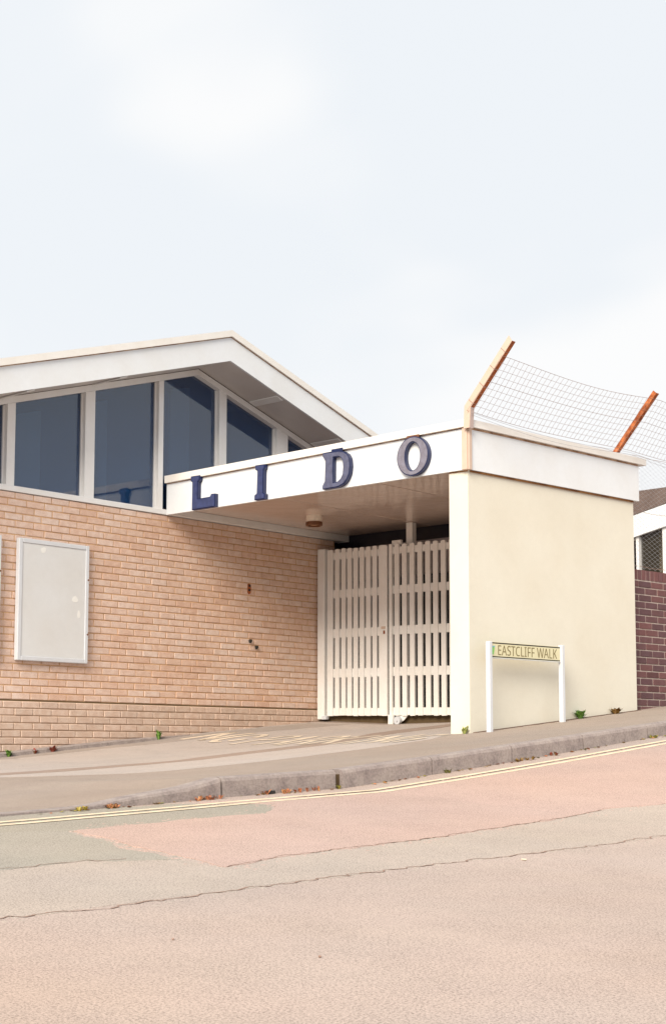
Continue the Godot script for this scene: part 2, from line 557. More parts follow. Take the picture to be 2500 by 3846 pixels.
func build_land() -> void:
	var f := noise(31, 0.35, 4)
	var mb := MB.new()
	grid(mb, -300, 300, func(_x): return -300.0, func(_x): return 300.0, 10.0, func(x, _z): return kb(clampf(x, -69, 69)) - 1.9 - maxf(0, absf(x) - 60) * 0.02)
	struct("ground", mb, M.ground)
	# road: old pinkish grey surface dressing
	mb = MB.new()
	grid(mb, -26, 14, func(x): return zk(x) + 0.0, func(x): return zk(x) + 11.0, 0.25, road_y)
	grid(mb, 14, 60, func(x): return zk(x), func(x): return zk(x) + 11.0, 1.0, road_y)
	grid(mb, -66, -26, func(x): return zk(x), func(x): return zk(x) + 11.0, 1.0, road_y)
	tinted(mb, tone(Color(0.500, 0.400, 0.352), f, 0.10, 0.07))
	var road := struct("road", mb, M.asphalt)
	var V := func(a: Array) -> Array:
		var o := []
		for p in a: o.append(Vector2(p[0], p[1]))
		return o
	# patches, each lies 4 mm above the one below
	var patch := func(pts: Array, col: Color, lift: float, sd: int, amp: float) -> void:
		var b := MB.new()
		sheet(b, ragged(V.call(pts), amp, sd), road_y, lift, true)
		tinted(b, tone(col, f, 0.08, 0.05))
		part("asphalt_patch", b, M.asphalt, road)
		var fr := MB.new()                                    # the edge has crumbled: loose chips and small islands of the same mix
		var rr := RandomNumberGenerator.new()
		rr.seed = sd * 31
		var line := ragged(V.call(pts), amp, sd, 0.05)
		for q in line:
			if q.x < -9.0 or q.x > 1.5:
				continue
			for k in 3:
				var ctr: Vector2 = q + Vector2(rr.randfn(0.0, 0.05), rr.randfn(0.0, 0.055))
				var sz := rr.randf_range(0.006, 0.026)
				var isl := []
				for e in 6:
					isl.append(ctr + Vector2(cos(TAU * e / 6.0) * 1.5, sin(TAU * e / 6.0)) * sz * rr.randf_range(0.5, 1.2))
				var c0 := Vector3(ctr.x, road_y(ctr.x, ctr.y) + lift + 0.0004, ctr.y)
				for e in 6:
					var a: Vector2 = isl[e]
					var z: Vector2 = isl[(e + 1) % 6]
					fr.tri(c0, Vector3(a.x, road_y(a.x, a.y) - 0.001, a.y), Vector3(z.x, road_y(z.x, z.y) - 0.001, z.y), Vector3.UP)
		tinted(fr, tone(col, f, 0.08, 0.05))
		part("patch_fringe", fr, M.asphalt, road, true)
	patch.call([[-9.5, 6.9], [-7.33, 7.15], [-6.89, 7.19], [-6.5, 7.45], [-6.51, 7.72], [-6.11, 7.65], [-4.84, 7.74], [-3.24, 7.68], [-2.6, 7.95], [-0.5, 7.9], [2.0, 7.95], [2.0, 9.0], [-2.6, 8.62], [-4.02, 8.49], [-4.5, 8.47], [-5.49, 8.31], [-6.17, 8.22], [-7.18, 8.16], [-7.88, 8.08], [-9.5, 7.9]], Color(0.500, 0.420, 0.365), 0.0015, 3, 0.045)
	patch.call([[-9.0, 4.9], [-5.75, 5.62], [-4.94, 5.86], [-4.6, 6.2], [-4.97, 6.47], [-5.56, 6.38], [-6.3, 6.36], [-9.0, 6.2]], Color(0.385, 0.350, 0.295), 0.0015, 4, 0.06)
	patch.call([[-9.0, 6.2], [-6.63, 6.18], [-6.31, 6.38], [-6.45, 6.9], [-6.56, 7.39], [-6.89, 7.19], [-7.33, 7.15], [-9.5, 6.9]], Color(0.400, 0.365, 0.315), 0.0025, 5, 0.06)
	patch.call([[-6.3, 6.36], [-6.51, 7.72], [-6.11, 7.65], [-4.84, 7.74], [-3.24, 7.68], [-2.6, 7.95], [2.0, 7.9], [6.0, 8.2], [6.0, 6.7], [0.5, 6.35], [-3.94, 6.12], [-4.96, 5.86], [-4.6, 6.2], [-4.97, 6.47], [-5.56, 6.38]], Color(0.550, 0.398, 0.345), 0.0035, 6, 0.05)
	var cr := MB.new()
	for s in ribbon(V.call([[-9.0, 7.92], [-7.99, 8.06], [-7.88, 8.08], [-7.59, 8.15], [-7.18, 8.16], [-6.64, 8.19], [-6.17, 8.22], [-5.49, 8.31], [-4.99, 8.39], [-4.5, 8.47], [-4.02, 8.47], [-3.6, 8.62]]), 0.010, 0.05, 9):
		sheet(cr, s, road_y, 0.0028)
	part("crack", cr, M.crack, road)
	cr = MB.new()
	for s in ribbon(V.call([[-6.51, 7.72], [-6.11, 7.65], [-5.4, 7.70], [-4.84, 7.74], [-4.1, 7.71], [-3.24, 7.68]]), 0.008, 0.035, 10):
		sheet(cr, s, road_y, 0.0045)
	part("crack", cr, M.crack, road)
	cr = MB.new()
	for s in ribbon(V.call([[-9.4, 6.9], [-7.33, 7.15], [-6.89, 7.19], [-6.65, 7.3]]), 0.007, 0.06, 12):
		sheet(cr, s, road_y, 0.0045)
	part("crack", cr, M.crack, road)
	# double yellow lines
	for k in 2:
		var yl := MB.new()
		var w := noise(60 + k, 2.5, 3)
		var x := -16.0
		while x < 12.0:
			var q := []
			for e in [[0.0, 0.0], [0.12, 0.0], [0.12, 1.0], [0.0, 1.0]]:
				var xx: float = x + e[0]
				var off: float = 0.20 + k * 0.105 + 0.05 * e[1] + 0.004 * w.get_noise_1d(xx) + (-0.02 if xx < -4.5 else 0.0) * clampf((-4.5 - xx), 0, 1)
				q.append(Vector3(xx, road_y(xx, zk(xx) + off) + 0.0048, zk(xx) + off))
			yl.quad(q[0], q[1], q[2], q[3], Vector3.UP)
			x += 0.12
		part("yellow_line", yl, M.line, road)
	# pavement, with the resurfaced apron in front of the gate
	mb = MB.new()
	grid(mb, -24, 14, func(_x): return -3.0, func(x): return zk(x) - 0.125, 0.25, pave_y)
	grid(mb, 14, 60, func(_x): return -3.0, func(x): return zk(x) - 0.125, 1.0, pave_y)
	grid(mb, -66, -24, func(_x): return -3.0, func(x): return zk(x) - 0.125, 1.0, pave_y)
	tinted(mb, tone(Color(0.385, 0.310, 0.260), f, 0.09, 0.05))
	var pave := struct("pavement", mb, M.asphalt_fine)
	var strip := func(pts: Array, col: Color, lift: float, sd: int, amp: float) -> void:
		var b := MB.new()
		sheet(b, ragged(V.call(pts), amp, sd), pave_y, lift, true)
		tinted(b, tone(col, f, 0.06, 0.04))
		part("resurfaced_area", b, M.asphalt_fine, pave)
	strip.call([[-12, 0.02], [2.4, 0.02], [2.44, 2.3], [1.2, 3.3], [0.19, 3.95], [-0.6, 4.24], [-1.43, 4.26], [-2.47, 4.04], [-3.31, 3.82], [-3.9, 3.5], [-4.37, 3.1], [-12, 2.4]], Color(0.520, 0.450, 0.410), 0.002, 14, 0.02)
	strip.call([[-6.0, 2.35], [-3.4, 2.55], [-1.9, 2.60], [-1.09, 2.67], [-0.34, 2.76], [1.0, 2.43], [2.3, 2.40], [2.3, 2.65], [1.09, 3.0], [0.33, 2.98], [-0.83, 3.15], [-1.47, 3.02], [-2.19, 2.92], [-3.5, 2.86], [-6.0, 2.7]], Color(0.370, 0.280, 0.230), 0.004, 15, 0.03)
	strip.call([[-3.4, 0.10], [2.2, 0.15], [2.3, 0.75], [0.5, 0.55], [-1.0, 0.35], [-3.4, 0.3]], Color(0.410, 0.345, 0.305), 0.004, 16, 0.04)
	var soil := MB.new()                                      # crumbled mortar and soil along the foot of the cream wall
	var sp := []
	for i in 60:
		var x := lerpf(0.08, 2.66, i / 59.0)
		sp.append(Vector2(x, 4.203 + 0.0868 * x))
	for i in 60:
		var x := lerpf(2.66, 0.08, i / 59.0)
		sp.append(Vector2(x, 4.215 + 0.0868 * x + 0.035 + 0.055 * f.get_noise_2d(x * 14.0, 3.0) + 0.02 * f.get_noise_2d(x * 60.0, 9.0)))
	sheet(soil, sp, pave_y, 0.006, true)
	part("soil_strip", soil, mat(lin(0.17, 0.105, 0.075), 0.95, M.kerb.albedo_texture, 4.0), pave)
	# worn painted words on the apron, read when driving in: strokes in letter space (u across, w up), capitals 0.9 m tall
	var glyphs := {
		"N": [[[0, 0], [0, 1]], [[0, 1], [1, 0]], [[1, 0], [1, 1]]],
		"O": [[[0.5, 0], [0.1, 0.2], [0, 0.5], [0.1, 0.8], [0.5, 1], [0.9, 0.8], [1, 0.5], [0.9, 0.2], [0.5, 0]]],
		"P": [[[0, 0], [0, 1], [0.7, 1], [1, 0.85], [1, 0.65], [0.7, 0.5], [0, 0.5]]],
		"A": [[[0, 0], [0.5, 1], [1, 0]], [[0.2, 0.35], [0.8, 0.35]]],
		"R": [[[0, 0], [0, 1], [0.7, 1], [1, 0.85], [1, 0.65], [0.7, 0.5], [0, 0.5]], [[0.5, 0.5], [1, 0]]],
		"K": [[[0, 0], [0, 1]], [[1, 1], [0, 0.45]], [[0.25, 0.58], [1, 0]]],
		"I": [[[0.5, 0], [0.5, 1]]],
		"G": [[[0.95, 0.82], [0.75, 0.97], [0.45, 1], [0.15, 0.85], [0, 0.5], [0.15, 0.15], [0.45, 0], [0.8, 0.03], [1, 0.2], [1, 0.45], [0.6, 0.45]]],
	}
	var zs := 0.36
	for ch in "NO PARKING":
		if ch == " ":
			zs += 0.14
			continue
		var wd: float = 0.12 if ch == "I" else 0.29
		var lb := MB.new()
		for st in glyphs[ch]:
			for i in st.size() - 1:
				var P := func(q: Array) -> Vector2: return Vector2(0.05 - 0.235 * zs + 0.80 * q[1], zs + wd * q[0])
				var a: Vector2 = P.call(st[i])
				var b: Vector2 = P.call(st[i + 1])
				var d := (b - a).normalized()
				var o := d.orthogonal() * 0.042
				a -= d * 0.02
				b += d * 0.02
				var fade := noise(90, 2.0, 3)
				var k := 10
				for t in k:                                           # worn through in places
					var u := a.lerp(b, float(t) / k)
					var u2 := a.lerp(b, float(t + 1) / k)
					if fade.get_noise_2d(u.x * 2.0, u.y * 2.0) > 0.42:
						continue
					sheet(lb, [u - o, u2 - o, u2 + o, u + o], pave_y, 0.0055 + 0.0002 * i)
		part("painted_letter", lb, M.paint, pave)
		zs += wd + 0.14
	# kerb of single stones; it dips to the dropped crossing on the left
	var kerb := Node3D.new()
	kerb.name = "kerb"
	kerb.set_meta("kind", "structure")
	add_child(kerb)
	var xs := [-9.4, -8.49, -7.57, -6.65, -5.73, -4.645, -3.571, -2.652, -1.733, -0.815, 0.104, 1.022, 1.94, 2.86, 3.78, 4.70, 5.62]
	for i in xs.size() - 1:
		var kbm := MB.new()
		var a: float = xs[i] + 0.006
		var e: float = xs[i + 1] - (0.058 if i == 5 else (0.014 if i == 4 else 0.006))
		var jit := rng.randf_range(-0.006, 0.006)
		var cuts := [a]
		var x := a
		while x < e - 0.18:
			x += 0.16
			cuts.append(x)
		cuts[-1] = e
		kbm.col = Color(1, 1, 1) * rng.randf_range(0.90, 1.08)
		var cs := []
		for cx in cuts:
			var top := kt(cx) + 0.004
			var z1 := zk(cx) + jit
			var z0 := z1 - 0.125
			var bot := kb(cx) - 0.12
			var chm := clampf((top - kb(cx)) * 0.35, 0.004, 0.028)
			cs.append([Vector3(cx, bot, z0), Vector3(cx, top, z0), Vector3(cx, top, z1 - chm * 1.1), Vector3(cx, top - chm * 0.3, z1 - chm * 0.35), Vector3(cx, top - chm, z1), Vector3(cx, bot, z1 + 0.008)])
		for k in cs.size() - 1:
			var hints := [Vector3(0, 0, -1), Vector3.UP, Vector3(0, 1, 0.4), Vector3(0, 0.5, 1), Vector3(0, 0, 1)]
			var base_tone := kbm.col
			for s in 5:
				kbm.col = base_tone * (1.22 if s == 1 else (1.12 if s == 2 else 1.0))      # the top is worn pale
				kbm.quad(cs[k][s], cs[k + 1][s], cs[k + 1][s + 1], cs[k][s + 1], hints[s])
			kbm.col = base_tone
		for endc in [[cs[0], Vector3.LEFT], [cs[-1], Vector3.RIGHT]]:
			for t in range(1, 5):
				kbm.tri(endc[0][0], endc[0][t], endc[0][t + 1], endc[1])
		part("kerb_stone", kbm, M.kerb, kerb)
	# mortar bed behind and under the stones so that the joints read dark
	var bed := MB.new()
	for i in range(0, 150):
		var x0 := -9.4 + i * 0.1
		var x1 := x0 + 0.1
		var q := []
		for x2 in [x0, x1]:
			q.append(Vector3(x2, kb(x2) - 0.1, zk(x2) - 0.03))
			q.append(Vector3(x2, kt(x2) - 0.03, zk(x2) - 0.03))
		bed.quad(q[0], q[2], q[3], q[1], Vector3(0, 0, 1))
		var q2 := []
		for x2 in [x0, x1]:
			q2.append(Vector3(x2, kt(x2) - 0.03, zk(x2) - 0.11))
		bed.quad(q[1], q[3], q2[1], q2[0], Vector3.UP)
	part("joint_bed", bed, M.dark_joint, kerb)
	# low concrete edging along the foot of the brick wall
	var ed := MB.new()
	var n := 40
	for i in n:
		var q := []
		for k in 2:
			var x := lerpf(-4.0, 0.35, float(i + k) / n)
			var hgt := 0.045 * clampf((0.35 - x) / 0.9, 0, 1) + 0.006
			var y := pave_y(x, 0.1)
			q.append([Vector3(x, y + hgt, 0.015), Vector3(x, y + hgt, 0.085), Vector3(x, y + hgt * 0.7, 0.105), Vector3(x, y - 0.03, 0.11)])
		for s in 3:
			ed.quad(q[0][s], q[1][s], q[1][s + 1], q[0][s + 1], [Vector3.UP, Vector3(0, 1, 1), Vector3(0, 0, 1)][s])
	var edm := struct("concrete_edging", ed, M.kerb)
	edm.set_meta("label", "low concrete edging strip along the foot of the brick wall")

# ---------------------------------------------------------------- the brick hall
func brick_variants(size: Vector3, cols: Array, chamfer: float, sd: int) -> Array:
	var r := RandomNumberGenerator.new()
	r.seed = sd
	var out := []
	for cc in cols:
		var mb := MB.new()
		mb.col = cc
		var h := size * 0.5
		mb.box(-h, h, chamfer)
		for i in mb.v.size():         # slight unevenness, the same for the same corner
			var p := mb.v[i]
			var k := hash(Vector3i((p * 4000.0).round()) + Vector3i(sd, out.size() * 7, 0))
			mb.v[i] = p + Vector3((k % 97) / 97.0 - 0.5, (k % 89) / 89.0 - 0.5, (k % 83) / 83.0 - 0.5) * 0.0022
		out.append(mb)
	return out

func lay(mb: MB, src: MB, xf: Transform3D) -> void:
	for i in src.v.size():
		mb.v.append(xf * src.v[i])
		mb.n.append((xf.basis * src.n[i]).normalized())
		mb.c.append(src.c[i])

func lay_bricks(list: Array, variants: Array, material: Material, parent: Node, most: int) -> void:
	# list of [Transform3D, hidden]; the nearest ones as single bricks, the rest joined
	var meshes := []
	for vmb in variants:
		meshes.append(vmb.mesh())
	list.sort_custom(func(a, b): return (a[0].origin - EYE).length() + (100 if a[1] else 0) < (b[0].origin - EYE).length() + (100 if b[1] else 0))
	var patchy := noise(71, 0.9, 3)
	var rest := MB.new()
	var off := gp(parent)
	for i in list.size():
		var pa := patchy.get_noise_2d(list[i][0].origin.x, list[i][0].origin.y * 1.3) * 0.55 + 0.5 + rng.randf_range(-0.38, 0.38)
		var k := clampi(int(pa * variants.size()), 0, variants.size() - 1)
		var xf: Transform3D = list[i][0]
		if i < most and not list[i][1]:
			var o := MeshInstance3D.new()
			o.name = "brick"
			o.mesh = meshes[k]
			o.material_override = material
			o.transform = Transform3D(xf.basis, xf.origin - off)
			parent.add_child(o, true)
		else:
			lay(rest, variants[k], xf)
	if rest.v.size() > 0:
		part("brick", rest, material, parent, true)

func gable_y(x: float, at_apex: float) -> float:      # the roof line, falling both ways from the apex
	return at_apex - (0.300 * (0.484 - x) if x < 0.484 else 0.316 * (x - 0.484))

func build_hall() -> void:
	var hall := thing("lido_building", "pale brick hall with a low white gable over a row of slanted windows", "building", Vector3(0.0, 1.6, -3.0))
	var X0 := -4.6
	# brick wall
	var mb := MB.new()
	mb.box(Vector3(X0, 0.6, -0.3), Vector3(2.852, 4.112, -0.0065))
	var wall := part("brick_wall", mb, M.mortar, hall)
	var cols := []
	for i in 8:
		var t := i / 7.0
		var b := 0.97 + 0.06 * fposmod(i * 0.618, 1.0)
		cols.append(Color(lerpf(0.79, 0.84, t) * b, lerpf(0.565, 0.68, t) * b, lerpf(0.45, 0.60, t) * b))
	var bv := brick_variants(Vector3(0.2205, 0.0610, 0.05), cols, 0.004, 3)
	var list := []
	var boards := [[-2.03, -1.11, 2.38, 3.65], [-3.3, -2.25, 2.38, 3.65]]
	for row in 29:
		var y := 1.992 + 0.0733 * (row + 0.5)
		var x := X0 + (0.11625 if row % 2 == 1 else 0.0)
		x += 0.02 * sin(row * 1.7)
		while x < 2.85:
			var x1 := minf(x + 0.2325, 2.853)
			var w := (x1 - x - 0.012) / 0.2205
			if w > 0.15:
				var hid := x1 < -2.32 or y > 4.09
				for bd in boards:
					if x > bd[0] + 0.05 and x1 < bd[1] - 0.0 and y > bd[2] + 0.05 and y < bd[3] - 0.05:
						hid = true
				var bas := Basis().scaled(Vector3(w, 1, 1))
				list.append([Transform3D(bas.rotated(Vector3.UP, rng.randf_range(-0.006, 0.006)), Vector3((x + x1) * 0.5, y, -0.0255 + rng.randf_range(-0.0025, 0.0025))), hid])
			x = x1
	lay_bricks(list, bv, M.brick, wall, 215)
	# damp course line and plinth
	mb = MB.new()
	mb.box(Vector3(X0, 1.981, -0.2), Vector3(2.85, 1.992, 0.003))
	part("damp_course", mb, M.dark_joint, hall)
	mb = MB.new()
	mb.box(Vector3(X0, 0.6, -0.29), Vector3(2.85, 1.980, 0.004))
	var plinth := part("plinth", mb, mat(lin(0.56, 0.40, 0.27), 0.95, null), hall)
	var pc := []
	for i in 7:
		var b := 0.92 + 0.12 * fposmod(i * 0.618, 1.0)
		pc.append(Color(0.73 * b, 0.575 * b, 0.48 * b))
	var pv := brick_variants(Vector3(0.2245, 0.0655, 0.05), pc, 0.006, 5)
	list = []
	for row in 9:
		var y := 1.980 - 0.0735 * (row + 0.5)
		var x := X0 + (0.11625 if row % 2 == 0 else 0.03)
		while x < 2.85:
			var x1 := minf(x + 0.2325, 2.85)
			var w := (x1 - x - 0.008) / 0.2245
			if w > 0.15:
				var hid := x1 < -2.3 or y + 0.035 < pave_y(x, 0.1)
				list.append([Transform3D(Basis().scaled(Vector3(w, 1, 1)), Vector3((x + x1) * 0.5, y, -0.009 + rng.randf_range(-0.003, 0.003))), hid])
			x = x1
	lay_bricks(list, pv, M.brick, plinth, 80)
	# window wall: sill, head rails, mullions and panes
	var fx := [[-4.4, -4.27], [-3.32, -3.19], [-2.169, -2.070], [-1.160, -1.030], [-0.117, -0.046], [0.823, 0.940], [1.792, 1.985], [2.95, 3.06], [4.2, 4.3]]
	mb = MB.new()
	mb.box(Vector3(-4.4, 4.118, -0.12), Vector3(3.9, 4.178, 0.012), 0.004)
	part("window_sill", mb, M.frame, hall)
	for s in [-1, 1]:                                     # sloping head rails, sub-flush with the soffit
		mb = MB.new()
		var xa := -4.4 if s < 0 else 0.474
		var xb := 0.474 if s < 0 else 4.3
		var ya := gable_y(xa, 5.885)
		var yb := gable_y(xb, 5.885)
		mb.prism([Vector3(xa, ya, 0.006), Vector3(xb, yb, 0.006), Vector3(xb, yb - 0.070, 0.006), Vector3(xa, ya - 0.070, 0.006)], Vector3(0, 0, -0.13))
		part("head_rail", mb, M.frame, hall)
	for k in fx.size():
		mb = MB.new()
		var a: float = fx[k][0]
		var b: float = fx[k][1]
		var ya := gable_y(a, 5.885) - 0.072
		var yb := gable_y(b, 5.885) - 0.072
		mb.prism([Vector3(a, 4.180, 0.0), Vector3(b, 4.180, 0.0), Vector3(b, yb, 0.0), Vector3(a, ya, 0.0)], Vector3(0, 0, -0.12))
		part("mullion", mb, M.frame, hall)
	for k in fx.size() - 1:
		var a: float = fx[k][1]
		var b: float = fx[k + 1][0]
		var tops := [Vector2(b, gable_y(b, 5.885) - 0.071)]
		if a < 0.474 and b > 0.474:
			tops.append(Vector2(0.474, 5.885 - 0.071))
		tops.append(Vector2(a, gable_y(a, 5.885) - 0.071))
		var loop := [Vector3(a, 4.179, -0.070), Vector3(b, 4.179, -0.070)]
		for t in tops:
			loop.append(Vector3(t.x, t.y, -0.070))
		mb = MB.new()
		mb.prism(loop, Vector3(0, 0, -0.006))
		part("window_pane", mb, M.glass, hall)
		# thin glazing beads on the right and left reveals
		mb = MB.new()
		mb.box(Vector3(b - 0.016, 4.180, -0.069), Vector3(b - 0.001, gable_y(b, 5.885) - 0.08, -0.050))
		mb.box(Vector3(a + 0.001, 4.180, -0.069), Vector3(a + 0.014, gable_y(a, 5.885) - 0.08, -0.050))
		part("glazing_bead", mb, M.frame, hall)
	# room behind: floor, back wall, side walls
	mb = MB.new()
	mb.box(Vector3(-4.6, 4.0, -6.4), Vector3(4.6, 4.11, -0.31))
	part("upper_floor", mb, M.room, hall)
	mb = MB.new()
	mb.box(Vector3(-4.6, 0.6, -6.6), Vector3(4.6, 6.0, -6.4))
	part("back_wall", mb, M.room, hall)
	for s in [-4.7, 4.6]:
		mb = MB.new()
		mb.box(Vector3(s, 0.6, -6.6), Vector3(s + 0.1, 4.6, -0.1))
		part("side_wall", mb, mat(lin(0.70, 0.52, 0.41), 0.95, M.brick.albedo_texture, 1.0), hall)
	# folded curtain drawn partly across inside
	for cx in [[-2.05, -1.62], [-1.02, -0.72], [0.2, 0.5]]:
		mb = MB.new()
		var k := 10
		for i in k:
			var x0 := lerpf(cx[0], cx[1], float(i) / k)
			var x1 := lerpf(cx[0], cx[1], float(i + 1) / k)
			var z0 := -0.20 + (0.03 if i % 2 == 0 else -0.03)
			var z1 := -0.20 + (0.03 if i % 2 == 1 else -0.03)
			mb.quad(Vector3(x0, 4.12, z0), Vector3(x1, 4.12, z1), Vector3(x1, gable_y(x1, 5.7), z1), Vector3(x0, gable_y(x0, 5.7), z0), Vector3(0, 0, 1))
		part("curtain", mb, mat(lin(0.30, 0.46, 0.62), 0.9), hall)
	# roof, soffit, fascia boards and cappings
	var zo := 0.53
	for s in [-1, 1]:
		var xe := -4.9 if s < 0 else 4.9
		var L := func(apex: float, z: float) -> Array: return [Vector3(0.484, apex, z), Vector3(xe, gable_y(xe, apex), z)]
		var up := Vector3.UP
		mb = MB.new()
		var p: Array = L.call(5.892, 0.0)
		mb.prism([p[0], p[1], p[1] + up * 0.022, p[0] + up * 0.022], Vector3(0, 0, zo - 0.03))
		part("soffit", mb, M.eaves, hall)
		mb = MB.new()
		p = L.call(5.892, zo - 0.028)
		mb.prism([p[0], p[1], p[1] + up * 0.285, p[0] + up * 0.285], Vector3(0, 0, 0.028))
		part("fascia_board", mb, M.fascia, hall)
		mb = MB.new()
		p = L.call(6.172, zo - 0.10)
		mb.prism([p[0], p[1], p[1] + up * 0.074, p[0] + up * 0.074], Vector3(0, 0, 0.125))
		part("verge_capping", mb, M.coping, hall)
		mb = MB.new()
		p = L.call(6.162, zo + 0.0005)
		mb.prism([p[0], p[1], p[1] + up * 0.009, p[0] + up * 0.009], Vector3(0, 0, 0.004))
		part("shadow_line", mb, M.shadow_line_pale, hall)  # thin strip painted as the tan shadow line under the capping
		mb = MB.new()
		p = L.call(5.93, -6.6)
		mb.prism([p[0], p[1], p[1] + up * 0.30, p[0] + up * 0.30], Vector3(0, 0, 7.03))
		part("roof", mb, M.roof, hall)
		for bx in ([1.28, 2.36] if s > 0 else [-1.0, -2.2]):    # battens across the soffit
			mb = MB.new()
			var ya := gable_y(bx, 5.889)
			var yb := gable_y(bx + 0.11 * s, 5.889)
			mb.prism([Vector3(bx - 0.33 * s * 0, ya, 0.03), Vector3(bx + 0.10 * s, yb, 0.03), Vector3(bx + 0.10 * s, yb - 0.012, 0.03), Vector3(bx, ya - 0.012, 0.03)], Vector3(0, 0, zo - 0.07))
			part("soffit_batten", mb, M.white, hall)

# ---------------------------------------------------------------- canopy and its end wall
const SD := Vector3(0.99611, 0.0, 0.08655)      # direction of the street side
const SN := Vector3(-0.08655, 0.0, 0.99611)     # its outward normal

func build_canopy() -> void:
	var cn := thing("entrance_canopy", "flat white entrance canopy with a deep fascia carrying four letters", "canopy", Vector3(1.3, 4.1, 2.1))
	var corner := Vector3(0.0, 0, 4.235)
	var S := func(t: float, y: float, off: float) -> Vector3: return corner + SD * t + SN * off + Vector3.UP * y
	var mb := MB.new()
	mb.prism([Vector3(0, 4.118, 0.015), Vector3(0, 4.118, 4.235), Vector3(0, 4.512, 4.235), Vector3(0, 4.470, 0.015)], Vector3(0.035, 0, 0))
	part("front_fascia", mb, M.fascia, cn)
	mb = MB.new()
	mb.prism([S.call(0.0, 4.118, 0), S.call(2.715, 4.118, 0), S.call(2.715, 4.502, 0), S.call(0.0, 4.512, 0)], SN * -0.034)
	part("side_fascia", mb, M.fascia, cn)
	mb = MB.new()
	mb.prism([Vector3(-0.035, 4.474, 0.013), Vector3(-0.035, 4.524, 4.272), Vector3(-0.035, 4.594, 4.272), Vector3(-0.035, 4.556, 0.013)], Vector3(0.26, 0, 0))
	part("front_coping", mb, M.coping, cn)
	mb = MB.new()
	mb.prism([S.call(0.24, 4.522, 0.034), S.call(2.81, 4.511, 0.034), S.call(2.81, 4.580, 0.034), S.call(0.24, 4.592, 0.034)], SN * -0.26)
	mb.prism([S.call(-0.032, 4.523, 0.0335), S.call(0.24, 4.522, 0.0335), S.call(0.24, 4.592, 0.0335), S.call(-0.032, 4.593, 0.0335)], SN * -0.04)
	part("side_coping", mb, M.coping, cn)
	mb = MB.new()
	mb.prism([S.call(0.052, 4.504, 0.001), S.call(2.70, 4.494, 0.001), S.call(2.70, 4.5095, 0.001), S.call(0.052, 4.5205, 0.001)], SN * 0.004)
	part("shadow_line", mb, M.shadow_line_pale, cn)  # shadow line under the side coping, drawn as a coloured strip
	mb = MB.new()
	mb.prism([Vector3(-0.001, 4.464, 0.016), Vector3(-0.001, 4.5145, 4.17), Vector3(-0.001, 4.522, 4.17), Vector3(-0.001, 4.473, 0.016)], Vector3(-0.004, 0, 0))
	part("shadow_line", mb, M.shadow_line_pale, cn)  # the same painted shadow line under the front coping
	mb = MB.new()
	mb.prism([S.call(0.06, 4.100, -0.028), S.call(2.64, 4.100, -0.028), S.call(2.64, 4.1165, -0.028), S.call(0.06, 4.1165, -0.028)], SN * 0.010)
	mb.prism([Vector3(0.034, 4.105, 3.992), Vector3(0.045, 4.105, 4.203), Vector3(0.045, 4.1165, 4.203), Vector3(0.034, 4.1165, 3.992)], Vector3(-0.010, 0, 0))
	part("shadow_line", mb, M.shadow_line, cn)  # orange shadow line at the wall top, drawn as coloured strips
	mb = MB.new()
	mb.prism([Vector3(0.036, 4.2, 0.0), Vector3(3.3, 4.2, 0.0), Vector3(3.3, 4.2, 3.9), Vector3(2.65, 4.2, 4.42), Vector3(0.036, 4.2, 4.195)], Vector3(0, 0.03, 0))
	part("soffit", mb, M.soffit, cn)
	mb = MB.new()
	mb.prism([Vector3(0.036, 4.232, 0.0), Vector3(3.3, 4.232, 0.0), Vector3(3.3, 4.232, 3.9), Vector3(2.65, 4.232, 4.42), Vector3(0.036, 4.232, 4.195)], Vector3(0, 0.24, 0))
	part("roof_deck", mb, M.roof, cn)
	mb = MB.new()
	mb.box(Vector3(0.04, 4.119, 0.0), Vector3(3.6, 4.199, 0.06), 0.004)
	part("wall_plate", mb, M.frame, cn)
	for z in [1.38, 2.78]:                                   # sheet joints in the soffit
		mb = MB.new()
		mb.box(Vector3(0.05, 4.196, z), Vector3(3.0, 4.2005, z + 0.03), 0.001)
		part("cover_strip", mb, M.soffit, cn)
	mb = MB.new()
	mb.box(Vector3(-0.014, 4.116, 4.172), Vector3(0.047, 4.522, 4.2352), 0.003)
	mb.box(Vector3(0.0, 4.116, 4.236), Vector3(0.047, 4.522, 4.252), 0.003)
	part("corner_trim", mb, M.postpaint, cn)
	# rendered end wall under it
	mb = MB.new()
	mb.prism([Vector3(0.028, 1.2, 3.99), Vector3(0.040, 1.2, 4.205), Vector3(2.645, 1.2, 4.431), Vector3(2.645, 1.2, 4.215)], Vector3(0, 2.917, 0))
	var pw := single("rendered_wall", mb, M.cream, Vector3(1.3, 1.75, 4.2))
	tag(pw, "smooth cream rendered end wall holding up the street side of the canopy", "wall")
	# dark screen of doors behind the gates
	var sc := thing("door_screen", "dark glazed doors under a grey lintel, behind the white slatted gates", "doors", Vector3(3.1, 1.85, 1.9))
	mb = MB.new()
	mb.box(Vector3(3.02, 3.62, -0.28), Vector3(3.16, 4.03, 3.9), 0.003)
	part("lintel", mb, M.lintel, sc)
	mb = MB.new()
	mb.box(Vector3(3.05, 4.033, -0.28), Vector3(3.16, 4.198, 3.9), 0.003)
	part("reflected_dark_band", mb, M.dark, sc)  # dark band added so that the glossy soffit mirrors something dark
	for k in 4:
		mb = MB.new()
		mb.box(Vector3(3.06, 1.7, -0.26 + k * 1.04), Vector3(3.10, 3.615, -0.26 + k * 1.04 + 1.0))
		part("door", mb, M.dark, sc)
	for k in 5:
		mb = MB.new()
		mb.box(Vector3(3.05, 1.7, -0.298 + k * 1.04), Vector3(3.11, 3.617, -0.262 + k * 1.04))
		part("door_frame", mb, M.dark, sc)
	mb = MB.new()
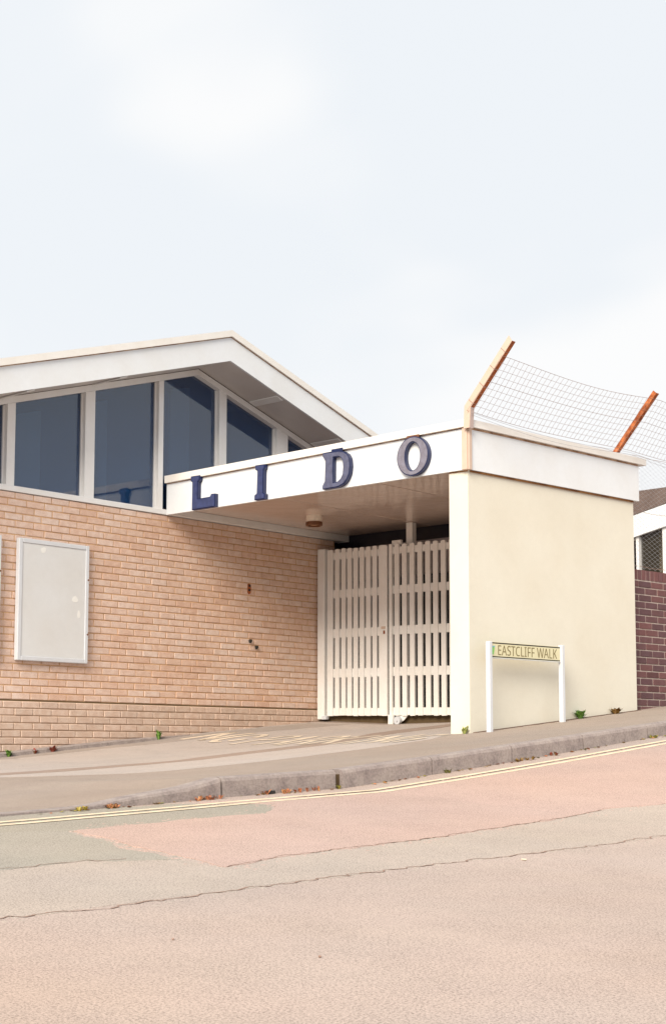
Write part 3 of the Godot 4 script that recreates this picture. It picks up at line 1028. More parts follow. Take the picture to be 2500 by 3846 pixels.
	mb.box(Vector3(2.853, 1.7, -0.34), Vector3(3.3, 4.118, -0.30))
	part("side_panel", mb, M.dark, sc)
	mb = MB.new()
	mb.box(Vector3(2.61, 1.6, 0.05), Vector3(3.049, pave_y(2.8, 1.0) + 0.13, 3.95), 0.01)
	part("step", mb, M.dark_joint, sc)  # dark block over the ground, the shade under the gate as colour
	# square white post behind the gate
	mb = MB.new()
	mb.box(Vector3(2.66, 1.7, 1.31), Vector3(2.74, 4.199, 1.405), 0.005)
	var ps := single("square_post", mb, M.gate, Vector3(2.7, 1.8, 1.36))
	tag(ps, "square cream post just behind the gate, running up to the canopy ceiling", "post")
	# ceiling lamp
	var lp := thing("ceiling_lamp", "round bulkhead lamp with a brown rim on the canopy ceiling", "lamp", Vector3(1.545, 4.2, 0.845))
	mb = MB.new()
	mb.lathe(Vector3(1.545, 4.2, 0.845), [[0.0, -0.072], [0.085, -0.072], [0.092, -0.06], [0.092, 0.0]])
	part("lamp_body", mb, M.lampbody, lp)
	mb = MB.new()
	mb.lathe(Vector3(1.545, 4.2, 0.845), [[0.072, -0.118], [0.09, -0.122], [0.098, -0.112], [0.098, -0.075], [0.086, -0.0725], [0.072, -0.0725], [0.072, -0.118]])
	part("lamp_rim", mb, M.lamprim, lp)
	mb = MB.new()
	mb.lathe(Vector3(1.545, 4.2, 0.845), [[0.0, -0.112], [0.04, -0.110], [0.0715, -0.10], [0.0715, -0.08]])
	part("lamp_glass", mb, M.lampglass, lp)

# ---------------------------------------------------------------- gates
func slat(mb: MB, z0: float, z1: float, y0: float, y1: float, x0: float, x1: float) -> void:
	var loop := []
	loop.append(Vector3(x0, y0, z0))
	loop.append(Vector3(x0, y0, z1))
	var r := (z1 - z0) * 0.5
	for k in 7:
		var a := PI * k / 6.0
		loop.append(Vector3(x0, y1 - r * 0.35 + r * 0.35 * sin(a), (z0 + z1) * 0.5 + r * cos(a)))
	mb.prism(loop, Vector3(x1 - x0, 0, 0))

func build_gates() -> void:
	var top := func(z: float) -> float: return 3.962 - 0.022 * z
	var bot := func(z: float) -> float: return 1.912 - 0.014 * z
	var rails := [[1.915, 2.005], [2.378, 2.484], [2.868, 2.972], [3.356, 3.454], [3.832, 3.915]]
	var mb := MB.new()
	var gpost := thing("gate_post", "square cream gate post against the brick wall, left of the gates", "post", Vector3(2.55, 1.85, 0.08))
	mb.box(Vector3(2.50, 1.865, 0.022), Vector3(2.60, 3.972, 0.135), 0.006)
	part("post", mb, M.gate, gpost)
	mb = MB.new()
	mb.box(Vector3(2.495, 1.862, 0.10), Vector3(2.545, 1.91, 0.172), 0.004)
	part("hinge_shoe", mb, M.signpost, gpost)
	for leaf in 2:
		var z0 := 0.158 if leaf == 0 else 1.158
		var z1 := 1.088 if leaf == 0 else 3.93
		var g := thing("gate_leaf", "left leaf of the white slatted gates, with close slats, next to the brick wall" if leaf == 0 else "right leaf of the white slatted gates, with wider gaps, beside the cream wall", "gate", Vector3(2.55, 1.9, (z0 + z1) * 0.5), "white slatted entrance gates")
		var pitch := 0.1005 if leaf == 0 else 0.1165
		var first := 0.273 if leaf == 0 else 1.329
		for k in (8 if leaf == 0 else 23):
			var c: float = first - pitch * 0.5 + k * pitch
			if leaf == 0 and k == 0:
				mb = MB.new()
				slat(mb, z0, z0 + 0.045, bot.call(c), top.call(c) - 0.004, 2.531, 2.553)
				part("slat", mb, M.gate, g)
			mb = MB.new()
			var j := rng.randf_range(-0.004, 0.004)
			var hw := 0.0345 if leaf == 0 else 0.0345
			slat(mb, c - hw + j * 0.5, c + hw + j * 0.5, bot.call(c) + j, top.call(c) + j, 2.528 + absf(j) * 0.3, 2.553)
			part("slat", mb, M.gate, g)
		for r in rails:
			mb = MB.new()
			mb.prism([Vector3(2.5415, r[0] - 0.010 * z0, z0 + 0.004), Vector3(2.5415, r[0] - 0.014 * z1, z1 - 0.004), Vector3(2.5415, r[1] - 0.016 * z1, z1 - 0.004), Vector3(2.5415, r[1] - 0.012 * z0, z0 + 0.004)], Vector3(0.055, 0, 0))
			part("rail", mb, M.gate, g)
		# meeting stile
		mb = MB.new()
		if leaf == 0:
			slat(mb, 1.0, 1.088, bot.call(1.0), top.call(1.0), 2.520, 2.5545)
			part("stile", mb, M.gate, g)
			mb = MB.new()
			slat(mb, 1.066, 1.146, bot.call(1.1) - 0.004, top.call(1.1) - 0.006, 2.495, 2.519)
			part("cover_strip", mb, M.gate, g)
			mb = MB.new()
			mb.box(Vector3(2.485, 2.865, 1.095), Vector3(2.4945, 2.905, 1.118), 0.002)
			part("keyhole", mb, M.rust, g)
			mb = MB.new()
			mb.box(Vector3(2.490, 2.925, 1.06), Vector3(2.4948, 2.955, 1.125), 0.001)
			part("latch_plate", mb, M.postpaint, g)
		else:
			slat(mb, 1.158, 1.205, bot.call(1.15), top.call(1.15), 2.520, 2.5545)
			part("stile", mb, M.gate, g)
			mb = MB.new()
			mb.box(Vector3(2.50, 1.79, 1.152), Vector3(2.54, 1.905, 1.228), 0.004)
			part("foot_block", mb, M.gate, g)
			mb = MB.new()
			mb.tube([Vector3(2.50, 1.835, 1.29), Vector3(2.535, 1.835, 1.29)], 0.048, 16)
			mb.tube([Vector3(2.49, 1.835, 1.29), Vector3(2.545, 1.835, 1.29)], 0.014, 8)
			part("caster_wheel", mb, M.signpost, g)
			mb = MB.new()
			mb.prism([Vector3(2.548, 1.895, 1.24), Vector3(2.548, 1.895, 1.42), Vector3(2.548, 1.84, 1.36), Vector3(2.548, 1.80, 1.29), Vector3(2.548, 1.84, 1.24)], Vector3(0.008, 0, 0))
			part("caster_bracket", mb, M.gate, g)
			mb = MB.new()
			mb.box(Vector3(2.56, 3.93, 1.17), Vector3(2.60, 3.985, 1.31), 0.004)
			part("top_stop", mb, M.gate, g)

# ---------------------------------------------------------------- purple brick boundary wall
func build_boundary() -> void:
	var o := Vector3(2.66, 0, 4.36)
	var w := thing("boundary_wall", "purple brick boundary wall with a course of bricks on edge, beyond the cream wall", "wall", o + Vector3(1.0, 1.9, 0.0))
	var B := func(t: float, y: float, off: float) -> Vector3: return o + SD * t + SN * off + Vector3.UP * y
	var mb := MB.new()
	mb.prism([B.call(0.0, 1.5, -0.006), B.call(5.0, 1.5, -0.006), B.call(5.0, 3.40, -0.006), B.call(0.0, 3.40, -0.006)], SN * -0.2)
	part("mortar_core", mb, M.mortar_pale, w)
	var cols := []
	for i in 8:
		var b := 0.75 + 0.5 * fposmod(i * 0.618, 1.0)
		var t := fposmod(i * 0.37, 1.0)
		cols.append(Color(0.165 * b, lerpf(0.072, 0.090, t) * b, lerpf(0.075, 0.105, t) * b))
	var bv := brick_variants(Vector3(0.213, 0.0625, 0.05), cols, 0.003, 9)
	var bas := Basis(SD, Vector3.UP, SN)
	var list := []
	for row in 23:
		var y := 3.290 - 0.0745 * (row + 0.5)
		var t := -0.06 if row % 2 == 0 else -0.1725
		while t < 4.9:
			var t0 := maxf(t, 0.0)
			var t1 := t + 0.225
			var k := (t1 - t0 - 0.011) / 0.215
			if k > 0.12:
				list.append([Transform3D(Basis(SD * k, Vector3.UP, SN), B.call((t0 + t1) * 0.5, y, -0.024 + rng.randf_range(-0.002, 0.002))), t0 > 1.0 or y + 0.03 < pave_y(2.7 + t, 4.4)])
			t = t1
	for k in 65:
		list.append([Transform3D(Basis(-Vector3.UP * 0.5, SD, SN), B.call(0.037 + k * 0.075, 3.352, -0.022 + rng.randf_range(-0.003, 0.003))), k > 14])
	lay_bricks(list, bv, M.purple, w, 250)

func build_far_building() -> void:
	var b := thing("pool_building", "pool building with a dark roof and broad white bargeboard seen through the wire fence", "building", Vector3(9.2, 2.3, 1.0))
	var P := func(z: float, y: float) -> Vector3: return Vector3(9.0, y, z)
	var R := func(z: float) -> float: return 5.088 + 0.215 * (z - 0.628)
	var mb := MB.new()
	mb.prism([P.call(-3.0, R.call(-3.0) + 0.01), P.call(3.5, R.call(3.5) + 0.01), P.call(3.5, R.call(3.5) + 0.02), P.call(1.8, 5.475), P.call(-3.0, 5.44)], Vector3(4.0, 0, 0))
	part("roof", mb, M.roof, b)
	mb = MB.new()
	mb.prism([P.call(-3.0, R.call(-3.0)), P.call(3.5, R.call(3.5)), P.call(3.5, R.call(3.5) - 0.335), P.call(-3.0, R.call(-3.0) - 0.335)], Vector3(0.05, 0, 0))
	part("bargeboard", mb, M.fascia, b)
	mb = MB.new()
	mb.box(Vector3(9.08, 1.8, -3.0), Vector3(9.2, 4.02, 3.0))
	mb.prism([Vector3(9.08, 4.02, -3.0), Vector3(9.08, 4.02, 0.66), Vector3(9.08, R.call(0.66) - 0.34, 0.66), Vector3(9.08, R.call(-3.0) - 0.34, -3.0)], Vector3(0.12, 0, 0))
	part("wall", mb, M.white, b)
	for z in [[0.655, 0.705], [1.115, 1.26], [1.75, 1.85]]:
		mb = MB.new()
		mb.prism([Vector3(9.05, 4.021, z[0]), Vector3(9.05, 4.021, z[1]), Vector3(9.05, R.call(z[1]) - 0.336, z[1]), Vector3(9.05, R.call(z[0]) - 0.336, z[0])], Vector3(0.10, 0, 0))
		part("window_frame", mb, M.frame, b)
	for z in [[0.706, 1.114], [1.261, 1.749]]:
		mb = MB.new()
		mb.prism([Vector3(9.12, 4.021, z[0]), Vector3(9.12, 4.021, z[1]), Vector3(9.12, R.call(z[1]) - 0.337, z[1]), Vector3(9.12, R.call(z[0]) - 0.337, z[0])], Vector3(0.006, 0, 0))
		part("window_pane", mb, M.glass_grey, b)
	for z in [[0.80, 0.90], [0.98, 1.05]]:
		mb = MB.new()
		mb.box(Vector3(9.5, 4.021, z[0]), Vector3(9.53, 4.95, z[1]))
		part("curtain", mb, M.curtain, b)
	mb = MB.new()
	mb.box(Vector3(9.4, 4.021, 0.3), Vector3(9.44, 4.22, 1.6))
	part("inner_panel", mb, M.curtain, b)
	mb = MB.new()
	mb.box(Vector3(11.5, 2.0, -3.0), Vector3(11.6, 5.2, 3.0))
	part("back_wall", mb, M.roof, b)

# ---------------------------------------------------------------- letters on the fascia
func z_loop(pts: Array, x: float) -> Array:
	var o := []
	for p in pts: o.append(Vector3(x, p[1], p[0]))
	return o

func cast(poly: Array, c: Vector2, ang: float) -> Vector2:      # where a ray from c leaves the outline
	var d := Vector2(cos(ang), sin(ang))
	var best := c
	var far := 0.0
	for i in poly.size():
		var a := Vector2(poly[i][0], poly[i][1])
		var b := Vector2(poly[(i + 1) % poly.size()][0], poly[(i + 1) % poly.size()][1])
		var hit = Geometry2D.segment_intersects_segment(c, c + d * 5.0, a, b)
		if hit != null and c.distance_to(hit) > far:
			far = c.distance_to(hit)
			best = hit
	return best

func build_letters() -> void:
	var Lp := [[0.462, 4.494], [0.606, 4.492], [0.606, 4.438], [0.580, 4.420], [0.578, 4.232], [0.770, 4.234], [0.790, 4.262], [0.852, 4.260], [0.852, 4.116], [0.484, 4.115], [0.488, 4.425], [0.464, 4.442]]
	var Ip := [[1.462, 4.492], [1.604, 4.490], [1.604, 4.444], [1.588, 4.430], [1.584, 4.186], [1.610, 4.169], [1.608, 4.116], [1.452, 4.119], [1.452, 4.169], [1.486, 4.189], [1.496, 4.430], [1.466, 4.446]]
	var Dp := [[2.430, 4.497], [2.650, 4.494], [2.71, 4.483], [2.765, 4.450], [2.796, 4.400], [2.806, 4.320], [2.794, 4.240], [2.760, 4.183], [2.71, 4.144], [2.639, 4.122], [2.424, 4.122], [2.424, 4.166], [2.458, 4.186], [2.470, 4.445], [2.430, 4.456]]
	var Di := [[2.575, 4.436], [2.640, 4.436], [2.680, 4.420], [2.702, 4.385], [2.708, 4.320], [2.700, 4.250], [2.672, 4.205], [2.630, 4.180], [2.572, 4.178]]
	var at := func(z: float) -> Vector3: return Vector3(-0.03, 4.12, z)
	for s in [["L", Lp, 0.65, "dark blue slab letter L at the left end of the white fascia"], ["I", Ip, 1.53, "dark blue slab letter I, second of the four on the white fascia"]]:
		var t := thing("sign_letter", s[3], "letter", at.call(s[2]), "letters spelling the lido name on the fascia")
		var mb := MB.new()
		mb.prism(z_loop(s[1], -0.048), Vector3(0.047, 0, 0))
		part("letter_body", mb, M.navy, t)
		var pk := PackedVector2Array()
		for p in s[1]: pk.append(Vector2(p[0], p[1]))
		var ins := Geometry2D.offset_polygon(pk, -0.010)
		mb = MB.new()
		var lp := []
		for p in ins[0]: lp.append(Vector3(-0.054, p.y, p.x))
		mb.prism(lp, Vector3(0.0055, 0, 0))
		part("letter_face", mb, M.navy_face, t)
	for s in [["D", 2.62, "blue grey slab letter D, third of the four on the white fascia"], ["O", 3.606, "blue grey oval letter O at the right end of the white fascia"]]:
		var outer := []
		var inner := []
		var outf := []
		var innf := []
		var kk := 64
		for k in kk:
			var a := TAU * (k + 0.5) / kk
			var po: Vector2
			var pi: Vector2
			if s[0] == "D":
				var c := Vector2(2.636, 4.31)
				po = cast(Dp, c, a)
				pi = cast(Di, c, a)
			else:
				po = Vector2(3.606 + 0.197 * cos(a), 4.316 + 0.193 * sin(a))
				pi = Vector2(3.606 + 0.092 * cos(a), 4.314 + 0.139 * sin(a))
			var dd := (po - pi).normalized()
			outer.append(Vector3(-0.048, po.y, po.x))
			inner.append(Vector3(-0.048, pi.y, pi.x))
			var qo := po - dd * 0.011
			var qi := pi + dd * 0.009
			outf.append(Vector3(-0.054, qo.y, qo.x))
			innf.append(Vector3(-0.054, qi.y, qi.x))
		var t := thing("sign_letter", s[2], "letter", at.call(s[1]), "letters spelling the lido name on the fascia")
		var mb := MB.new()
		mb.ring(outer, inner, Vector3(0.047, 0, 0))
		part("letter_body", mb, M.navy, t)
		mb = MB.new()
		mb.ring(outf, innf, Vector3(0.0055, 0, 0))
		part("letter_face", mb, M.faded_sheen_face if s[0] == "D" else M.grey_sheen_face, t)
		mb = MB.new()
		mb.box(Vector3(-0.046, 4.46, s[1] - 0.075), Vector3(-0.036, 4.522, s[1] + 0.075), 0.001)
		part("bracket", mb, M.lamprim if s[0] == "O" else M.navy, t)

# ---------------------------------------------------------------- noticeboards
func build_boards() -> void:
	for k in 2:
		var x0 := -2.029 if k == 0 else -3.155
		var x1 := -1.120 if k == 0 else -2.247
		var y0 := 2.392
		var y1 := 3.644
		var t := thing("noticeboard", "blank white noticeboard in a pale frame, whole, on the brick wall" if k == 0 else "second pale noticeboard, cut off by the left edge of the photo", "noticeboard", Vector3((x0 + x1) * 0.5, y0, 0.0), "blank noticeboards on the brick wall")
		var fw := 0.046
		var mb := MB.new()
		mb.box(Vector3(x0 + 0.01, y0 + 0.01, 0.004), Vector3(x1 - 0.01, y1 - 0.01, 0.046))
		part("case", mb, M.alu, t)
		mb = MB.new()
		mb.box(Vector3(x0 + fw + 0.001, y0 + fw + 0.001, 0.047), Vector3(x1 - fw - 0.001, y1 - fw - 0.001, 0.052))
		part("panel", mb, M.board, t)
		for r in [[x0, y0, x0 + fw, y1], [x1 - fw, y0, x1, y1], [x0 + fw, y0, x1 - fw, y0 + fw], [x0 + fw, y1 - fw, x1 - fw, y1]]:
			mb = MB.new()
			mb.box(Vector3(r[0], r[1], 0.003), Vector3(r[2], r[3], 0.060), 0.005)
			part("frame_rail", mb, M.alu, t)
		for y in [3.28, 2.70]:
			mb = MB.new()
			mb.tube([Vector3(x1 - 0.012, y, 0.058), Vector3(x1 - 0.012, y, 0.068)], 0.009, 8)
			part("lock", mb, M.lamprim, t)
		if k == 0:                                           # scraps of torn paper left under the cover
			for sp in [[-1.72, 3.545, 0.034, 0.030], [-1.30, 3.060, 0.040, 0.034], [-1.245, 2.905, 0.020, 0.042]]:
				mb = MB.new()
				var lp := []
				for j in 9:
					var a := TAU * j / 9.0
					var rr := 0.8 + 0.4 * fposmod(j * 0.618 + sp[0], 1.0)
					lp.append(Vector3(sp[0] + sp[2] * rr * cos(a), sp[1] + sp[3] * rr * sin(a), 0.0525))
				mb.prism(lp, Vector3(0, 0, 0.001))
				part("paper_scrap", mb, mat(lin(0.78, 0.78, 0.76), 0.7), t)

# ---------------------------------------------------------------- street name sign
func build_street_sign() -> void:
	var o := Vector3(0.083, 0, 4.404)
	var t := thing("street_sign", "low street name plate reading EASTCLIFF WALK on two white posts", "street sign", Vector3(0.62, 1.68, 4.43))
	var S := func(u: float, y: float, off: float) -> Vector3: return o + SD * u + SN * off + Vector3.UP * y
	var bas := Basis(SD, Vector3.UP, SN)
	for p in [[0.0, 1.50, 2.488], [1.072, 1.64, 2.504]]:
		var mb := MB.new()
		mb.box(Vector3(p[0], p[1], -0.05), Vector3(p[0] + 0.042, p[2], 0.0), 0.004, Transform3D(bas, o))
		part("post", mb, M.signpost, t)
	var mb := MB.new()
	mb.box(Vector3(0.043, 2.336, -0.035), Vector3(1.071, 2.487, -0.027), 0.001, Transform3D(bas, o))
	part("name_plate", mb, M.plate, t)
	for y in [[2.472, 2.483], [2.344, 2.354]]:
		mb = MB.new()
		mb.box(Vector3(0.044, y[0], -0.0268), Vector3(1.070, y[1], -0.0262), 0.0, Transform3D(bas, o))
		part("border_line", mb, M.black, t)
	mb = MB.new()
	mb.box(Vector3(0.043, 2.334, -0.040), Vector3(1.071, 2.340, -0.020), 0.001, Transform3D(bas, o))
	part("bottom_rail", mb, M.signpost, t)
	# lettering
	var font := SystemFont.new()
	font.font_names = PackedStringArray(["Droid Sans"])
	var tm := TextMesh.new()
	tm.font = font
	tm.text = "EASTCLIFF WALK"
	tm.font_size = 64
	tm.pixel_size = 0.01
	tm.depth = 0.02
	tm.curve_step = 1.0
	var bb := tm.get_aabb()
	var m := MeshInstance3D.new()
	m.name = "lettering"
	m.mesh = tm
	m.material_override = M.olive
	var sx := 0.872 / bb.size.x
	var sy := 0.092 / bb.size.y
	var b3 := Basis(SD * sx, Vector3.UP * sy, SN * 0.05)
	var ctr: Vector3 = S.call(0.588, 2.413, -0.0264)
	m.transform = Transform3D(b3, ctr - gp(t) - b3 * bb.get_center())
	t.add_child(m, true)
	# small green and blue emblem at the left end
	mb = MB.new()
	mb.prism([S.call(0.053, 2.370, -0.0268), S.call(0.088, 2.370, -0.0268), S.call(0.102, 2.420, -0.0268), S.call(0.098, 2.440, -0.0268), S.call(0.048, 2.440, -0.0268)], SN * 0.0006)
	part("emblem_leaf", mb, M.green, t)
	mb = MB.new()
	mb.prism([S.call(0.046, 2.441, -0.0268), S.call(0.104, 2.434, -0.0268), S.call(0.112, 2.452, -0.0268), S.call(0.075, 2.448, -0.0268), S.call(0.048, 2.460, -0.0268)], SN * 0.0006)
	part("emblem_wave", mb, M.teal, t)

# ---------------------------------------------------------------- security fence on the roof edge
func build_fence() -> void:
	var f := thing("security_fence", "cranked steel fence posts with rusty wire mesh above the canopy and boundary wall", "fence", Vector3(1.5, 4.55, 4.35))
	var lean := Vector3(0, 0.754, 0.657)
	var outn := Vector3(0, -0.657, 0.754)
	# post at the canopy corner: two flanges, cream outside and rusty on the underside
	var bend := Vector3(-0.05, 4.690, 4.307)
	var mb := MB.new()
	mb.prism([Vector3(-0.05, 4.50, 4.225), Vector3(-0.05, 4.50, 4.293), bend, bend + lean * 0.735, bend + lean * 0.755 - outn * 0.064, Vector3(-0.05, 4.715, 4.236)], Vector3(0.007, 0, 0))
	part("post_flange", mb, M.postpaint, f)
	mb = MB.new()
	mb.prism([Vector3(-0.043, 4.50, 4.294), Vector3(-0.043, 4.690, 4.308), Vector3(-0.043, 4.690, 4.300), Vector3(-0.043, 4.50, 4.286)], Vector3(0.053, 0, 0))
	part("post_foot", mb, mat(lin(0.50, 0.40, 0.37), 0.7), f)
	mb = MB.new()
	var b0 := bend + Vector3(0.007, 0.002, 0.001)
	mb.prism([b0, b0 + lean * 0.733, b0 + lean * 0.733 - outn * 0.008, b0 - outn * 0.008], Vector3(0.053, 0, 0))
	part("post_flange", mb, M.rust, f)
	for k in 4:                                             # tie wires round the post
		var p := bend + lean * (0.05 + 0.19 * k)
		mb = MB.new()
		mb.tube([p + Vector3(-0.003, 0, 0) - outn * 0.064, p + Vector3(-0.003, -0.006, 0) + outn * 0.002, p + Vector3(0.06, 0, 0) + outn * 0.002], 0.0022, 4)
		part("tie_wire", mb, M.rust_wire, f)
	# further posts, rusted all over
	for t: float in [2.40, 4.9]:
		var c := Vector3(-0.05, 0, 4.30) + SD * t + SN * -0.105
		var q0 := c + Vector3.UP * 4.0
		var q1 := c + Vector3.UP * 4.58
		var q2 := q1 + lean * 0.77
		mb = MB.new()
		mb.prism([q0, q1, q2, q2 - outn * 0.05, q1 - outn * 0.02 - Vector3(0, 0, 0.035), q0 - Vector3(0, 0, 0.05)], Vector3(0.007, 0, 0))
		mb.prism([q1 + Vector3(0.007, 0, 0), q2 + Vector3(0.007, 0, 0), q2 + Vector3(0.007, 0, 0) - outn * 0.007, q1 + Vector3(0.007, 0, 0) - outn * 0.007], Vector3(0.048, 0, 0))
		for k in 4:
			var bp := q1 + lean * (0.08 + 0.2 * k) + outn * 0.004
			mb.tube([bp + Vector3(0.03, 0, 0) - outn * 0.006, bp + Vector3(0.03, 0, 0) + outn * 0.006], 0.008, 6)
		part("post", mb, M.rust, f)
	# welded mesh in the leaning plane, sagging between the posts
	mb = MB.new()
	var org := Vector3(-0.03, 4.652, 4.30)
	var tr := RandomNumberGenerator.new()
	tr.seed = 40
	var W := func(t: float, s: float) -> Vector3:
		var span := sin(PI * clampf(fposmod(t, 2.45) / 2.45, 0, 1))
		return org + SD * t + lean * (s * (1.0 - 0.03 * span)) + Vector3.UP * (-0.035 * span - 0.010 * t) + outn * (0.012 * sin(t * 3.1 + s * 5.0) - 0.012)
	for i in 76:
		var t := -0.045 + i * 0.0675 + tr.randf_range(-0.004, 0.004)
		var pts := []
		for k in 7:
			pts.append(W.call(t, 0.61 * k / 6.0))
		mb.tube(pts, 0.0016, 3, false)
	for j in 10:
		var s := 0.61 * j / 9.0
		var pts := []
		for k in 41:
			pts.append(W.call(-0.045 + 5.06 * k / 40.0, s))
		mb.tube(pts, 0.0024 if j in [0, 5, 9] else 0.0017, 3, false)
	part("welded_mesh", mb, M.rust_wire, f, true)
	# slack wires under it
	for k in 2:
		mb = MB.new()
		var pts := []
		for i in 25:
			var t := 5.0 * i / 24.0
			var sg := sin(PI * fposmod(t, 2.45) / 2.45)
			pts.append(org + SD * t + Vector3.UP * (-0.01 - 0.02 * k - 0.015 * t - (0.05 + 0.02 * k) * sg) + SN * 0.01)
		mb.tube(pts, 0.0018, 4)
		part("line_wire", mb, M.wire, f)
	# chain link above the boundary wall
	mb = MB.new()
	var co := Vector3(2.62, 0, 4.30)
	for i in 74:
		var pts := []
		for k in 51:
			var sgn := 1.0 if (k + i) % 2 == 0 else -1.0
			pts.append(co + SD * (-0.33 + i * 0.050 + 0.0245 * sgn) + Vector3.UP * (3.43 + k * 0.0243) + SN * (0.002 * sgn))
		mb.tube(pts, 0.0018, 3, false)
	part("chain_link", mb, M.wire, f, true)
	for y in [4.655, 4.05, 3.45]:
		mb = MB.new()
		var pts := []
		for i in 20:
			pts.append(co + SD * (-0.5 + 3.9 * i / 19.0) + Vector3.UP * (y + 0.006 * sin(i * 2.1)) + SN * 0.004)
		mb.tube(pts, 0.0022, 4)
		part("line_wire", mb, M.rust_wire, f)

# ---------------------------------------------------------------- small things
func tuft(mb: MB, at: Vector3, n: int, h: float, spread: float, cols: Array, r: RandomNumberGenerator, width := 0.012) -> void:
	for i in n:
		var a := r.randf() * TAU
		var d := Vector3(cos(a), 0, sin(a))
		var side := Vector3(-d.z, 0, d.x) * width * r.randf_range(0.6, 1.3)
		var l := h * 1.25 * r.randf_range(0.5, 1.0)
		var sp := spread * r.randf_range(0.2, 1.0)
		var p0 := at + d * r.randf() * spread * 0.25
		var p1 := p0 + d * sp * 0.5 + Vector3.UP * l * 0.7
		var p2 := p0 + d * sp + Vector3.UP * l * r.randf_range(0.6, 1.0)
		mb.col = cols[r.randi() % cols.size()]
		mb.quad(p0 - side * 0.4, p0 + side * 0.4, p1 + side, p1 - side)
		mb.tri(p1 - side, p1 + side, p2)

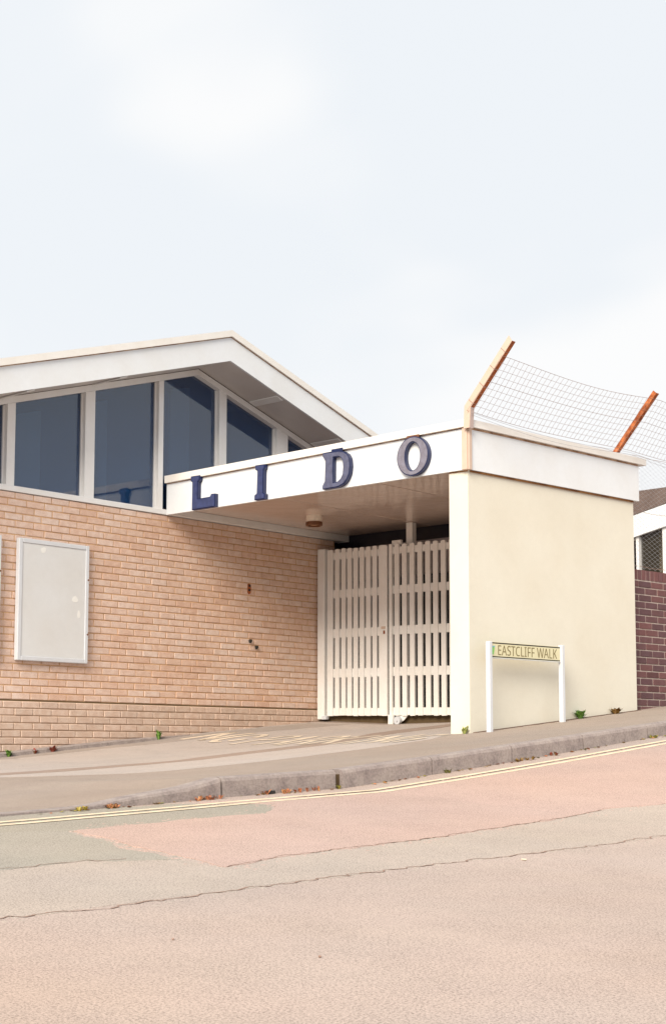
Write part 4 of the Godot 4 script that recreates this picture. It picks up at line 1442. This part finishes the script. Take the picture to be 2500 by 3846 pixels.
func build_small() -> void:
	var r := RandomNumberGenerator.new()
	r.seed = 77
	# rusty socket plate and the two pipe stubs on the brick wall
	var t := thing("rusty_wall_plate", "small rusty plate with two dark holes on the brick wall", "wall fitting", Vector3(1.33, 3.33, 0.0))
	var mb := MB.new()
	var lp := []
	for p in [[1.302, 3.445], [1.330, 3.452], [1.352, 3.435], [1.356, 3.375], [1.350, 3.340], [1.322, 3.322], [1.300, 3.345], [1.303, 3.40]]:
		lp.append(Vector3(p[0], p[1], 0.002))
	mb.prism(lp, Vector3(0, 0, 0.006))
	part("plate", mb, M.rust, t)
	for y in [3.424, 3.374]:
		mb = MB.new()
		mb.tube([Vector3(1.326, y, 0.0082), Vector3(1.326, y, 0.014)], 0.017 if y < 3.4 else 0.014, 14)
		part("hole", mb, M.black, t)
	for p in [[1.345, 2.768, "dark stub of a cut pipe in the brick wall, the upper left of two"], [1.448, 2.700, "dark stub of a cut pipe in the brick wall, the lower right of two"]]:
		mb = MB.new()
		mb.tube([Vector3(p[0], p[1] + 0.006, 0.0), Vector3(p[0], p[1] + 0.004, 0.03)], 0.017, 12)
		mb.box(Vector3(p[0] - 0.015, p[1] - 0.022, 0.001), Vector3(p[0] + 0.017, p[1], 0.02), 0.004)
		tag(single("pipe_stub", mb, M.black, Vector3(p[0], p[1], 0.0)), p[2], "pipe", "cut pipe stubs in the brick wall")
	# weeds
	var grn := [Color(0.10, 0.22, 0.03), Color(0.16, 0.30, 0.05), Color(0.07, 0.15, 0.025)]
	var yel := [Color(0.42, 0.46, 0.14), Color(0.5, 0.5, 0.25), Color(0.30, 0.38, 0.10)]
	var brn := [Color(0.25, 0.13, 0.03), Color(0.16, 0.09, 0.03), Color(0.32, 0.20, 0.05)]
	var red := [Color(0.30, 0.06, 0.04), Color(0.22, 0.05, 0.03), Color(0.18, 0.12, 0.05)]
	var org := [Color(0.50, 0.19, 0.08), Color(0.40, 0.14, 0.06), Color(0.5, 0.27, 0.12), Color(0.3, 0.11, 0.06)]
	var W := func(x: float, z: float) -> Vector3: return Vector3(x, pave_y(x, z), z)
	var pierz := func(x: float, off: float) -> float: return 4.205 + 0.0868 * x + off
	for s in [
		[W.call(1.62, pierz.call(1.62, 0.05)), 60, 0.085, 0.085, grn, "bright green weed at the foot of the cream wall, right of the street sign"],
		[W.call(2.20, pierz.call(2.20, 0.05)), 70, 0.06, 0.09, brn, "brown withered clump at the foot of the cream wall, near its far end"],
		[W.call(0.0, 4.17), 34, 0.075, 0.05, yel, "pale yellow green weed at the near corner of the cream wall"],
		[W.call(-0.16, 0.11), 46, 0.11, 0.05, grn, "small green weed between brick wall and concrete edging"],
		[W.call(-2.14, 0.11), 40, 0.07, 0.06, grn, "green weed at the foot of the brick wall, by the left edge of the photo"],
		[W.call(-1.60, 0.11), 40, 0.06, 0.07, red, "reddish weed at the foot of the brick wall, the bushier of two"],
		[W.call(-1.82, 0.11), 24, 0.06, 0.04, red, "reddish weed at the foot of the brick wall, the thinner of two"],
	]:
		mb = MB.new()
		tuft(mb, s[0], s[1], s[2], s[3], s[4], r)
		tag(single("weed", mb, M.leaf, s[0]), s[5], "weed", "weeds along the foot of the walls")
	# dry growth in the gutter
	var gut := func(x: float, off: float) -> Vector3: return Vector3(x, road_y(x, zk(x) + off), zk(x) + off)
	var moss := [Color(0.32, 0.26, 0.05), Color(0.22, 0.22, 0.05), Color(0.14, 0.13, 0.04)]
	for s in [
		[-4.72, 0.22, 46, org, "orange withered weeds against the kerb at its first tall joint"],
		[-4.30, 0.05, 12, org, "small scrap of orange weed in the gutter beside the dark hole"],
		[-3.98, 0.20, 40, org, "orange withered weeds in the gutter, below the second kerb stone"],
		[-3.60, 0.035, 40, moss, "green moss in the wide kerb joint"],
		[-2.50, 0.05, 20, moss, "green moss at the kerb, just past the third joint from the left"],
		[-1.62, 0.10, 30, brn, "brown moss at the kerb under the street sign"],
		[-1.22, 0.07, 26, red, "dark red dead leaves at the kerb below the street sign"],
		[-5.75, 0.05, 26, [Color(0.5, 0.36, 0.06), Color(0.35, 0.3, 0.06)], "yellow weed at the dropped kerb, left of two"],
		[-5.50, 0.06, 30, org, "orange weed at the dropped kerb, right of two"],
		[0.16, 0.09, 26, moss, "moss at the far kerb joint by the right edge of the photo"],
	]:
		mb = MB.new()
		for k in maxi(1, int(s[1] / 0.02)):
			tuft(mb, gut.call(s[0] + r.randf_range(-s[1], s[1]), r.randf_range(0.012, 0.05)), maxi(4, int(s[2] / maxf(1.0, s[1] / 0.02))), 0.030, 0.035, s[3], r, 0.008)
		tag(single("gutter_weed", mb, M.leaf, gut.call(s[0], 0.02)), s[4], "weed", "dry weeds and moss along the kerb")
	mb = MB.new()
	for k in 120:                                            # crumbs and leaf bits swept along the kerb
		var x := r.randf_range(-6.2, 1.0)
		var p: Vector3 = gut.call(x, 0.015 + 0.06 * r.randf() * r.randf())
		var a := r.randf() * TAU
		var s := r.randf_range(0.005, 0.012)
		mb.col = (org + brn + moss)[r.randi() % 10]
		var u := Vector3(cos(a), 0.3, sin(a)) * s
		var v := Vector3(-sin(a), 0.2, cos(a)) * s
		p.y += 0.006
		mb.quad(p - u - v, p + u - v, p + u + v, p - u + v, Vector3.UP)
	var lit := single("leaf_litter", mb, M.leaf, Vector3.ZERO)
	lit.set_meta("kind", "stuff")
	tag(lit, "brown leaf crumbs scattered in the gutter along the kerb", "leaf litter")
	mb = MB.new()
	var dh: Vector3 = gut.call(-4.235, 0.004)
	mb.box(dh + Vector3(-0.035, -0.004, -0.012), dh + Vector3(0.04, 0.022, 0.012), 0.004)
	tag(single("drain_hole", mb, M.black, dh), "small dark drain opening at the foot of the kerb", "drain")
	# bits lying on the road
	for s in [[-5.24, 8.48, 0.020, 0.006, M.paint, "cream scrap lying on the road"], [-7.77, 8.76, 0.005, 0.004, M.rust_wire, "small brown speck on the road, the upper left of two"], [-7.59, 9.29, 0.006, 0.004, M.crack, "brown speck on the road near the bottom of the photo"]]:
		mb = MB.new()
		var p := Vector3(s[0], road_y(s[0], s[1]), s[1])
		mb.box(Vector3(-s[2], 0.001, -s[3]), Vector3(s[2], 0.008, s[3]), 0.002, Transform3D(Basis(Vector3.UP, 1.1), p))
		tag(single("road_scrap", mb, s[4], p), s[5], "litter")
